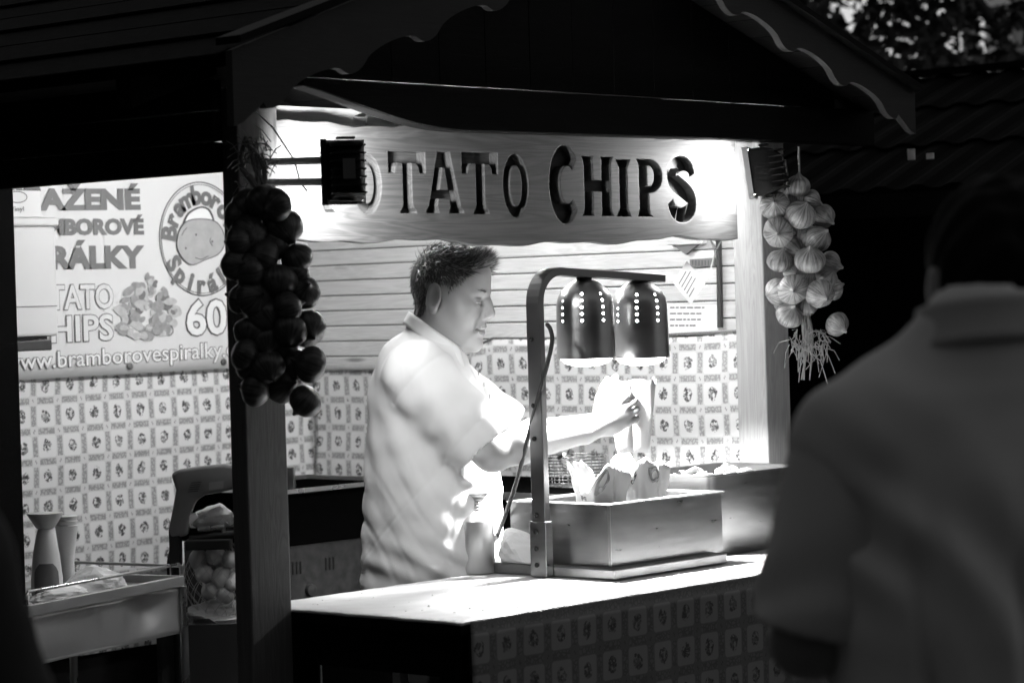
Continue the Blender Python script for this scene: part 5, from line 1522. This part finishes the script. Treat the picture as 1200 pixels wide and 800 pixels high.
_pc = _pc.reshape(-1, 3); _loc = np.stack([_pc @ AXR, _pc @ AXF, _pc[:, 2]], 1); _h = (_loc - H0) @ HR / HS
_lip = (_h[:, 1] > .085) & (((_h[:, 0] / .024) ** 2 + ((_h[:, 2] + .070) / .0125) ** 2) < 1)
body.data.polygons.foreach_set('material_index', _lip.astype(np.int32))
# hair: short strands rooted on the scalp
SV_, SQ_ = F.surface()
hl_ = (SV_ - H0) @ HR / HS
zmin = np.interp(hl_[:, 1], [-.12, -.08, -.05, -.036, -.028, -.006, .008, .020, .034, .055, .075, .10], [-.085, -.075, -.055, -.03, .022, .036, .004, .012, .040, .066, .086, .094])
reg = (hl_[:, 2] > zmin + .002 * np.sin(hl_[:, 1] * 300)) & (np.abs(hl_[:, 0]) < .09) & (hl_[:, 2] > -.09) & (hl_[:, 2] < .15)
ear_zone = (np.abs(hl_[:, 0]) > .070) & (hl_[:, 2] < .038) & (np.abs(hl_[:, 1] + .014) < .034)
reg &= ~ear_zone
hv = np.flatnonzero(reg); rs = np.random.RandomState(4)
pick = rs.choice(hv, 17000)
m = MB()
base_ = hl_[pick]; nrm_ = base_ - np.array([0, -.012, .03]); nrm_ /= np.linalg.norm(nrm_, axis=1)[:, None]
for i in range(len(pick)):
    b_, n_ = base_[i] + rs.normal(0, .001, 3), nrm_[i]
    top = max(0, min(1, (b_[2] - .03) / .07)); front = max(0, min(1, (b_[1] - .02) / .05)) * top
    comb = np.array([rs.normal(0, .25) + .15 * math.sin(b_[0] * 60 + b_[1] * 40), .15 + .75 * top * (1 - front) + rs.normal(0, .25), -.95 * (1 - top) + .35 * front + rs.normal(0, .15)])
    d = n_ * (.22 + .38 * top + .25 * front) + comb * 1.0; d /= np.linalg.norm(d)
    L_ = (.015 + .017 * top + .006 * front) * rs.uniform(.6, 1.25)
    d2 = d + comb * .5 - n_ * .25 * (1 - front); d2 /= np.linalg.norm(d2)
    s_ = np.cross(d, n_ + rs.normal(0, .5, 3)); s_ /= np.linalg.norm(s_) + 1e-9; w_ = .0008
    p0, p1, p2 = b_ - n_ * .002, b_ + d * L_ * .5, b_ + d * L_ * .5 + d2 * L_ * .5
    q = [p0 - s_ * w_, p0 + s_ * w_, p1 + s_ * w_ * .8, p1 - s_ * w_ * .8, p2]
    m.v += [tuple(seller_w(hp_(*v))) for v in q]; k = len(m.v) - 5
    m.f += [(k, k + 1, k + 2, k + 3), (k + 3, k + 2, k + 4)]; m.mi += [0, 0]
# scalp cap under the strands
keep = reg[SQ_].all(axis=1); used = np.unique(SQ_[keep]); remap = -np.ones(len(SV_), int); remap[used] = np.arange(len(used))
nn = hl_[used] - np.array([0, -.012, .03]); nn /= np.linalg.norm(nn, axis=1)[:, None]
cap = seller_w(np.array([hp_(*v) for v in hl_[used] + nn * .0035])); k0 = len(m.v)
m.v += [tuple(v) for v in cap]; m.f += [tuple(int(remap[i]) + k0 for i in q) for q in SQ_[keep]]; m.mi += [0] * int(keep.sum())
m.build('hair', 'seller_hair', sel, smooth=True, fix=False, angle=180)
# brows, lash lines, eyes
m = MB()
for s_ in (-1, 1):
    for k in range(150):
        t_ = rs.uniform(0, 1); x, y, z = s_ * (.012 + .038 * t_), .1015 - .024 * t_ ** 1.6, .026 + .007 * math.sin(t_ * 2.6) + rs.normal(0, .0016)
        a = np.array([x, y, z]); d = np.array([s_ * .008, -.0015, .0028 - .004 * t_])
        m.v += [tuple(seller_w(hp_(*v))) for v in (a, a + d * .5 + np.array([0, .0015, .0008]), a + d)]; m.f.append((len(m.v) - 3, len(m.v) - 2, len(m.v) - 1)); m.mi.append(0)
        m.tube([seller_w(hp_(*a)), seller_w(hp_(*(a + d)))], .0005, 3)
m.build('eyebrow', 'seller_hair', sel, fix=False)
for s_ in (-1, 1):
    c = seller_w(hp_(s_ * .0335, .0825, .0005))
    MB().lathe([(.0005, -.0115), (.006, -.0098), (.0100, -.0057), (.0115, 0), (.0100, .0057), (.006, .0098), (.0005, .0115)], c, 18).build('eye', 'dark_trousers', sel, smooth=True)
m = MB()
for s_ in (-1, 1): m.tube([seller_w(hp_(s_ * (.019 + .029 * t_), 0.0955 + .006 * math.sin(t_ * 3.0) - .006 * t_, .0012 - .0005 * math.sin(t_ * 3.1))) for t_ in np.linspace(0, 1, 9)], .0014, 5)
m.build('lashes', 'seller_hair', sel)

# polo shirt
G = Field((-.33, -.30, .78), (.37, .33, 1.58), .0042)
G.ell((0, -.012, .93), (.205, .178, .19), .05)
G.cone((-.03, -.012, .82), (.03, -.012, .82), .172, .172, .05)
G.ell((0, -.004, 1.08), (.205, .176, .20), .05)
G.ell((0, -.006, 1.22), (.205, .160, .18), .05)
G.ell((0, -.020, 1.33), (.195, .135, .12), .05)
G.cone((-.15, -.03, 1.385), (.15, -.03, 1.385), .074, .074, .05)
G.cone((0, -.03, 1.39), (0, .02, 1.46), .095, .074, .05)
sdirR = (ELR - SHR) / np.linalg.norm(ELR - SHR); sdirL = (ELL - SHL) / np.linalg.norm(ELL - SHL)
G.cone(SHR, SHR + sdirR * .25, .080, .092, .035); G.cone(SHL, SHL + sdirL * .24, .080, .088, .04)
def folds(X, Y, Z):
    s1 = .0032 * np.sin((Z * 1.0 + Y * .75) * 62 + np.sin(Z * 17) * 1.6) * np.exp(-((Z - 1.05) / .14) ** 2) * np.clip((Y + .2) * 3, .25, 1)
    s2 = .0045 * np.sin((Y * .85 - Z * .55 + X * .3) * 74 + np.sin(Y * 23) * 1.2) * np.exp(-((Z - 1.22) / .09) ** 2 - ((Y - .06) / .14) ** 2)
    s3 = .0045 * np.sin((Z + .35 * Y) * 95 + np.sin(Y * 14) * 2) * np.exp(-((Z - .91) / .07) ** 2)
    s4 = .0016 * np.sin(X * 40 + Y * 55 + Z * 33) + .0014 * np.sin(X * -31 + Y * 44 - Z * 71)
    ph = (Z + .62 * Y + .10 * np.sin(Y * 9 + X * 4)) * 92
    ph = ph * .62 + 1.9 * np.sin(Z * 13 + Y * 7) + 1.1 * np.sin(Y * 19 - Z * 5)
    pull = .0048 * np.maximum(0, np.cos(ph)) ** 2 * np.exp(-((Z - .99) / .12) ** 2) * np.clip((.24 - Y) * 4, 0, 1) * (.6 + .4 * np.sin(X * 13 + Z * 21))
    ph2 = (Y * .9 - Z * .5 + .06 * np.sin(Z * 20)) * 84
    arm = .0038 * np.maximum(0, np.cos(ph2 * .7 + 1.3 * np.sin(Z * 17))) ** 2 * np.exp(-((Z - 1.24) / .08) ** 2 - ((Y - .05) / .09) ** 2)
    q = (X - SHR[0]) * sdirR[0] + (Y - SHR[1]) * sdirR[1] + (Z - SHR[2]) * sdirR[2]
    rad2 = (X - SHR[0]) ** 2 + (Y - SHR[1]) ** 2 + (Z - SHR[2]) ** 2 - q ** 2
    seam = .0020 * np.exp(-((q - .012) / .0055) ** 2) * (X > .12) * (rad2 < .092 ** 2) + .0015 * np.exp(-((Y - .045 - .15 * (Z - 1.0)) / .006) ** 2) * (X > .08) * (Z < 1.16)
    hem = .0016 * np.exp(-((q - .205) / .005) ** 2) * (X > .06)
    return s1 * .6 + s2 * .6 + s3 + s4 + pull + arm + seam + hem
G.warp(folds)
for SH, sd_ in ((SHR, sdirR), (SHL, sdirL)):
    G.cone(SH + sd_ * .322, SH + sd_ * .48, .110, .13, .004, 'sub')
    G.cone(SH + sd_ * .06, SH + sd_ * .34, .050, .080, .004, 'sub')
# sleeve seam and collar
G.cone((0, .004, 1.42), hp_(0, -.022, -.035), .084, .0725, .006)
nrm_c = np.array([-.05, .62, .78]); nrm_c /= np.linalg.norm(nrm_c)
X, Y, Z = G.ax[0][:, None, None], G.ax[1][None, :, None], G.ax[2][None, None, :]
cut = (X * nrm_c[0] + Y * nrm_c[1] + Z * nrm_c[2]) - float(nrm_c @ np.array([0, -.045, 1.530]))
msk = ((X ** 2 + (Y - .02) ** 2) < .105 ** 2) & (Z > 1.40)
G.F = np.where(msk, np.maximum(G.F, cut), G.F).astype(np.float32)
G.cone((0, .0, 1.36), hp_(0, -.022, -.020), .078, .0645, .004, 'sub')
G.cone((0, .10, 1.43), (0, .13, 1.34), .022, .006, .01, 'sub')
G.build('shirt', 'seller_shirt', sel, seller_w)
# folded collar leaf: a strip following the collar line
def collar(s_, t_):
    a = math.radians(-130 + 260 * s_) - math.pi / 2
    r_ = .076 + .016 * t_
    y, x = .026 + r_ * math.sin(a), r_ * math.cos(a) * 1.02
    z = 1.532 - .74 * (y + .048) - .040 * t_
    return tuple(seller_w(np.array([x, y, z])))
grid_sheet('collar', 'seller_shirt', collar, 40, 4, sel, thick=.003)
m = MB()
for k in range(3):
    m.lathe([(.0055, 0), (.005, .002)], seller_w(np.array([.004, .118 + .013 * k, 1.375 - .03 * k])), 12, ax=(AXR, np.array([0, 0, 1.0]), AXF))
m.build('buttons', 'banner_grey', sel)
# trousers and shoes
Tf = Field((-.26, -.24, -.0), (.26, .24, .98), .008)
Tf.ell((0, -.01, .90), (.19, .165, .10), .05)
for s_ in (-1, 1):
    Tf.chain([(s_ * .095, -.005, .86), (s_ * .105, .01, .48), (s_ * .11, -.01, .07)], [.098, .070, .058], .03)
Tf.halfspace((0, 0, -1), -.05); Tf.halfspace((0, 0, 1), .955)
Tf.build('trousers', 'dark_trousers', sel, seller_w)
for s_ in (-1, 1):
    Sf = Field((s_ * .11 - .08, -.12, -.01), (s_ * .11 + .08, .22, .14), .006)
    Sf.ell((s_ * .11, .05, .035), (.045, .13, .045), .02).ell((s_ * .11, -.03, .06), (.042, .06, .055), .02); Sf.halfspace((0, 0, -1), -.001)
    Sf.build('shoe', 'rubber', sel, seller_w)

# the paper bag in the seller's hands
cbg = seller_w(np.array([.075, .50, 1.168]))
hb = thing('paper_bag', 'open white paper bag held upright in the seller\'s hands under the lamps', 'paper bag', tuple(cbg))
def hbag(s_, t_):
    a = 2 * math.pi * s_; w_ = .040 + .022 * t_; d_ = .026 + .008 * t_
    cx, sx_ = math.cos(a), math.sin(a)
    e = .42; x = d_ * math.copysign(abs(cx) ** e, cx); y = w_ * math.copysign(abs(sx_) ** e, sx_)
    z = .178 * t_ + (.005 * math.sin(a * 4) + .004 * math.sin(a * 9 + 1)) * t_
    x += .003 * math.sin(t_ * 9 + a * 2) * t_
    return tuple(seller_w(np.array([.075 + x, .50 + y, 1.168 + z])))
grid_sheet('paper_wall', 'paper', hbag, 48, 12, hb, thick=.0006)
MB().obox(cbg + np.array([0, 0, .001]), (AXR, AXF, (0, 0, 1)), (.022, .036, .0006)).build('bottom', 'paper', hb)

# ================================================================== people in front of the stall
def bystander(name, label, base, fw, sc, shirt, collar_m, trouser, hair, folds_amp, head_off, skin='skin', long_sleeve=False):
    fw = np.array([fw[0], fw[1], 0.0]); fw /= np.linalg.norm(fw); rt = np.cross(fw, (0, 0, 1.0)); B = np.array([base[0], base[1], 0.0])
    def tw(V): V = np.asarray(V, float) * sc; return B + V[..., :1] * rt + V[..., 1:2] * fw + V[..., 2:] * np.array([0, 0, 1.0])
    t = thing(name, label, 'person', tuple(B))
    hx, hy, hz = head_off
    Fb = Field((-.33, -.18, .80), (.33, .48, 1.80), .007)
    Fb.ell((hx, hy, hz), (.077, .098, .112), .02).ell((hx, hy + .05, hz - .06), (.06, .06, .07), .03)
    Fb.cone((hx, hy + .10, hz - .03), (hx, hy + .118, hz - .05), .010, .014, .01)
    for s_ in (-1, 1):
        Fb.ell((hx + s_ * .08, hy - .005, hz - .015), (.010, .02, .034), .008)
        Fb.ell((hx + s_ * .033, hy + .10, hz - .005), (.016, .012, .011), .01, 'sub')
    Fb.ell((hx, hy + .088, hz - .075), (.024, .012, .012), .012)
    Fb.cone((hx, hy - .02, hz - .06), (0, -.01, 1.40), .062, .07, .03)
    Fb.ell((0, 0, 1.18), (.17, .11, .28), .04).cone((-.15, 0, 1.38), (.15, 0, 1.38), .055, .055, .04)
    arms = []
    for s_ in (-1, 1):
        sh, el, wr = np.array([s_ * .178, -.005, 1.345]), np.array([s_ * .235, .02, 1.115]), np.array([s_ * .14, .25, 1.10])
        Fb.cone(sh, el, .055, .046, .03).chain([el, el + (wr - el) * .3, wr], [.044, .044, .028], .02)
        add_hand(Fb, wr + np.array([-s_ * .01, .02, 0]), (-s_ * .35, .9, .1), (-s_, -.3, 0), 1 if s_ > 0 else -1, .7, 1.0, .008)
        arms.append((sh, el, wr))
    Fb.build('body', skin, t, tw)
    Hf = Field((hx - .11, hy - .14, hz - .12), (hx + .11, hy + .13, hz + .15), .006)
    Hf.ell((hx, hy - .012, hz + .018), (.084, .103, .108), .01)
    Hf.ell((hx, hy + .10, hz - .05), (.10, .075, .11), .02, 'sub'); Hf.ell((hx, hy - .02, hz - .15), (.12, .2, .09), .01, 'sub')
    Hf.warp(lambda X, Y, Z: .003 * np.sin(X * 140 + Y * 60) + .003 * np.sin(Y * 150 + Z * 90 + X * 40))
    Hf.build('hair', hair, t, tw)
    Gs = Field((-.36, -.24, .78), (.36, .30, 1.60), .007)
    Gs.ell((0, .0, .95), (.222, .165, .20), .05).ell((0, .0, 1.12), (.214, .160, .20), .05).ell((0, -.005, 1.27), (.212, .145, .16), .05)
    Gs.cone((-.14, -.005, 1.362), (.14, -.005, 1.362), .080, .080, .05)
    for s_ in (-1, 1): Gs.cone((s_ * .03, -.008, 1.445), (s_ * .175, -.005, 1.355), .075, .062, .05)
    Gs.cone((0, -.01, 1.40), (0, .0, 1.475), .105, .085, .05)
    for sh, el, wr in arms:
        if long_sleeve: Gs.cone(sh, el, .074, .070, .03).cone(el, wr, .062, .045, .03)
        else: Gs.cone(sh, sh + (el - sh) * .12, .074, .070, .03)
    fa = folds_amp
    def fold(X, Y, Z):
        return fa * (3.2 * np.maximum(0, np.cos(X * 58 + np.sin(Z * 7) * 1.3 + Z * 5)) ** 2 * np.exp(-((Z - 1.0) / .20) ** 2) * np.clip(-Y * 12, 0, 1)
                     + .8 * np.sin((X * .8 + Z * .6) * 66 + np.sin(X * 12)) * np.exp(-((Z - 1.22) / .12) ** 2) * .7
                     + .6 * np.sin((Z - np.abs(X) * .8) * 70) * np.exp(-((np.abs(X) - .2) / .08) ** 2 - ((Z - 1.25) / .12) ** 2) + .3 * np.sin(X * 31 + Y * 40 + Z * 27))
    Gs.warp(fold)
    if not long_sleeve:
        for sh, el, wr in arms:
            d_ = (el - sh) / np.linalg.norm(el - sh); sg = 1 if sh[0] > 0 else -1
            Sl = Field((sg * .23 - .13, -.13, 1.02), (sg * .23 + .13, .16, 1.46), .006)
            Sl.cone(sh, el + d_ * .08, .0755, .078, .02)
            Sl.warp(lambda X, Y, Z: .0022 * np.sin((Z * .8 + Y * .5) * 75 + np.sin(Z * 22) * 1.3) * np.clip((1.36 - Z) * 8, 0, 1) + .001 * np.sin(X * 60 + Y * 70))
            Sl.halfspace(d_, float(d_ @ (el - d_ * .015)))
            Sl.cone(el - d_ * .10, el + d_ * .1, .058, .070, .003, 'sub')
            Sl.build('sleeve', shirt, t, tw)
    Gs.cone((0, -.005, 1.38), (hx * .6, .02, 1.56), .072, .074, .004, 'sub')
    Gs.build('shirt', shirt, t, tw)
    def col(s_, t_):
        a = math.radians(-150 + 300 * s_) - math.pi / 2; r_ = .088 + .018 * t_ - .004 * math.sin(t_ * 3)
        x, y = r_ * 1.06 * math.cos(a), -.004 + r_ * math.sin(a)
        return tuple(tw(np.array([x, y, 1.525 - .055 * t_ - .18 * (y + .09) + .0])))
    grid_sheet('collar', collar_m, col, 48, 6, t, thick=.004)
    Tb = Field((-.28, -.24, 0), (.28, .24, .98), .012)
    Tb.ell((0, 0, .90), (.20, .15, .11), .05)
    for s_ in (-1, 1): Tb.chain([(s_ * .10, 0, .86), (s_ * .11, .01, .48), (s_ * .115, -.01, .06)], [.10, .072, .06], .03)
    Tb.halfspace((0, 0, -1), -.04)
    Tb.build('trousers', trouser, t, tw)
    for s_ in (-1, 1):
        Sf = Field((s_ * .115 - .08, -.12, -.01), (s_ * .115 + .08, .22, .14), .009)
        Sf.ell((s_ * .115, .05, .035), (.045, .13, .045), .02).ell((s_ * .115, -.03, .06), (.042, .06, .055), .02); Sf.halfspace((0, 0, -1), -.001)
        Sf.build('shoe', 'rubber', t, tw)
    return t
cbase = at_d(1166, 350, 3.25)
bystander('person', 'person in a plain grey collared shirt with their back turned, waiting at the counter', cbase, hd - .10 * hr, 1.015, 'customer_shirt', 'customer_collar', 'dark_trousers', 'dark_hair', .0085, (.025, .075, 1.545))
lbase = at_d(-232, 500, 3.0)
bystander('person', 'person in a black coat standing beside the steel trolley, only an arm showing', lbase, hd + .15 * hr, .955, 'dark_coat', 'dark_coat', 'dark_trousers', 'dark_hair', .004, (0, .02, 1.60), long_sleeve=True)

# ================================================================== neighbouring stall, tree
ns = thing('neighbour_stall', 'dark neighbouring stall with a ribbed sheet roof under the tree', 'stall', (4.2, 1.5, 0))
E0, E1, RU, EU, EZ, RZ = -1.2, 4.6, 4.05, 3.0, 1.86, 2.30
for c_ in range(3):
    a, b_ = c_ / 3, (c_ + 1.06) / 3
    for k in range(6):
        v0, v1 = E0 + (E1 - E0) * k / 6, E0 + (E1 - E0) * (k + 1) / 6 - .004
        m = MB(); n = 28; lift = .012 * (1 - 0) + (2 - c_) * 0.0
        pr = []
        for q in range(n + 1):
            v = v0 + (v1 - v0) * q / n; h = .012 * (1 if (q % 4) in (1, 2) else 0)
            for s_, off in ((a, .014), (min(b_, 1), 0.0)):
                pr.append((EU + (RU - EU) * s_, v, EZ + (RZ - EZ) * s_ + h + off * (1 if c_ else .5)))
        m.add(pr, [(2 * q, 2 * q + 1, 2 * q + 3, 2 * q + 2) for q in range(n)])
        m.build('roof_sheet', 'roof_sheet', ns)
MB().prism([(0, RZ - .02), (1.1, EZ), (1.1, EZ + .02), (0, RZ)], (RU, E0, 0), (1, 0, 0), (0, 0, 1), (0, 1, 0), E1 - E0).build('far_slope', 'roof_sheet', ns)
MB().box(RU - .05, RU + .05, E0, E1, RZ + .012, RZ + .03).build('ridge_cap', 'roof_sheet', ns)
for k in range(22):
    v0 = -.9 + k * .24
    MB().box(3.2, 3.225, v0, v0 + .236, .05, 1.84).build('wall_board', 'dark_wood_y', ns)
MB().box(3.226, 4.9, -.9, -.87, .05, 1.84).build('end_wall', 'dark_wood_x', ns)
MB().box(2.985, 3.01, E0, E1, 1.78, 1.855).build('fascia', 'dark_wood_y', ns)
for (x, y, w_, h_, nm) in ((1068, 181, .013, .017, 'narrow pale paper label under the eave of the dark neighbouring stall'), (1090, 183, .013, .009, 'short pale paper label under the eave of the dark neighbouring stall')):
    p = at_u(x, y, 2.98)
    o = MB().obox(p, ((0, 1, 0), (1, 0, 0), ez), (w_, .002, h_)).build('paper_label', 'paper', org=tuple(p)); tag(o, nm, 'label')

def TP(x, y, d): return tuple(at_d(x, y, d))
tb_ = at_d(1205, 200, 15.0)
limbs = [([TP(1195, 140, 15), TP(1190, 92, 15), TP(1172, 40, 14.9), TP(1140, -10, 14.8), TP(1110, -70, 14.6)], .05),
         ([TP(1195, 140, 15), TP(1150, 100, 14.8), TP(1105, 60, 14.6), TP(1065, 20, 14.4), TP(1045, -30, 14.2)], .045),
         ([TP(1170, 38, 14.9), TP(1120, 28, 14.7), TP(1080, 15, 14.6), TP(1040, 10, 14.4)], .018),
         ([TP(1178, 55, 14.9), TP(1195, 65, 14.8), TP(1230, 70, 14.6)], .02),
         ([TP(1120, 75, 14.8), TP(1040, 70, 14.4), TP(990, 40, 14.2), TP(940, 0, 14.0), TP(900, -40, 13.9)], .03)]
def dense(n, boxes, seed):
    rn = random.Random(seed); out = []
    for (x0, x1, y0, y1, w_) in boxes:
        for k in range(int(n * w_)): out.append(at_d(rn.uniform(x0, x1), rn.uniform(y0, y1), rn.uniform(13.7, 15.6)))
    return out
tr = thing('leafy_tree', 'dark leafy tree behind the stalls with the dusk sky showing between its leaves', 'tree', (tb_[0], tb_[1], 0))
b0 = np.array([tb_[0], tb_[1], 0.0])
MB().tube([b0, b0 + np.array([.05, 0, 1.0]), np.array(TP(1195, 140, 15))], [.16, .13, .09], 14).build('trunk', 'bark', tr, smooth=True)
rn = random.Random(8); tips = []
for pts, r0 in limbs:
    P = np.array([np.array(p) for p in pts]); S = [catm(P, s_) for s_ in np.linspace(0, len(P) - 1, 20)]
    MB().tube(S, list(np.linspace(r0, r0 * .4, 20)), 9).build('limb', 'bark', tr, smooth=True)
    for k in range(9):
        s0 = S[rn.randrange(4, 20)]; d = np.array([rn.gauss(0, 1), rn.gauss(0, 1), rn.gauss(0, .7)]); d /= np.linalg.norm(d); L_ = rn.uniform(.2, .6)
        q = [s0, s0 + d * L_ * .5 + np.array([0, 0, .04]), s0 + d * L_]
        MB().tube(q, [.010, .006, .003], 5).build('twig', 'bark', tr); tips += [q[1], q[2]]
cl_ = tips + dense(60, [(890, 1010, 40, 120, .55), (980, 1100, 70, 110, .55), (1010, 1110, -30, 60, .30), (880, 960, -30, 40, .5), (1100, 1190, 85, 110, .35), (1160, 1230, -40, 40, .3), (960, 1060, -60, 10, .5), (1050, 1160, -50, 0, .5), (1080, 1140, 40, 80, .12)], 4)
m = MB()
for k in range(2600):
    c = cl_[rn.randrange(len(cl_))] + np.array([rn.gauss(0, .065), rn.gauss(0, .065), rn.gauss(0, .05)])
    d = np.array([rn.gauss(0, 1), rn.gauss(0, 1), rn.gauss(-.3, .7)]); d /= np.linalg.norm(d)
    s_ = np.cross(d, (rn.gauss(0, 1), rn.gauss(0, 1), rn.gauss(0, 1))); s_ /= np.linalg.norm(s_) + 1e-9
    L_ = rn.uniform(.055, .11); w_ = L_ * .36; up_ = np.cross(d, s_) * L_ * .12
    m.add([c, c + d * L_ * .4 + s_ * w_ + up_, c + d * L_, c + d * L_ * .4 - s_ * w_ + up_], [(0, 1, 2), (0, 2, 3)])
m.build('foliage', 'leaf', tr, fix=False)
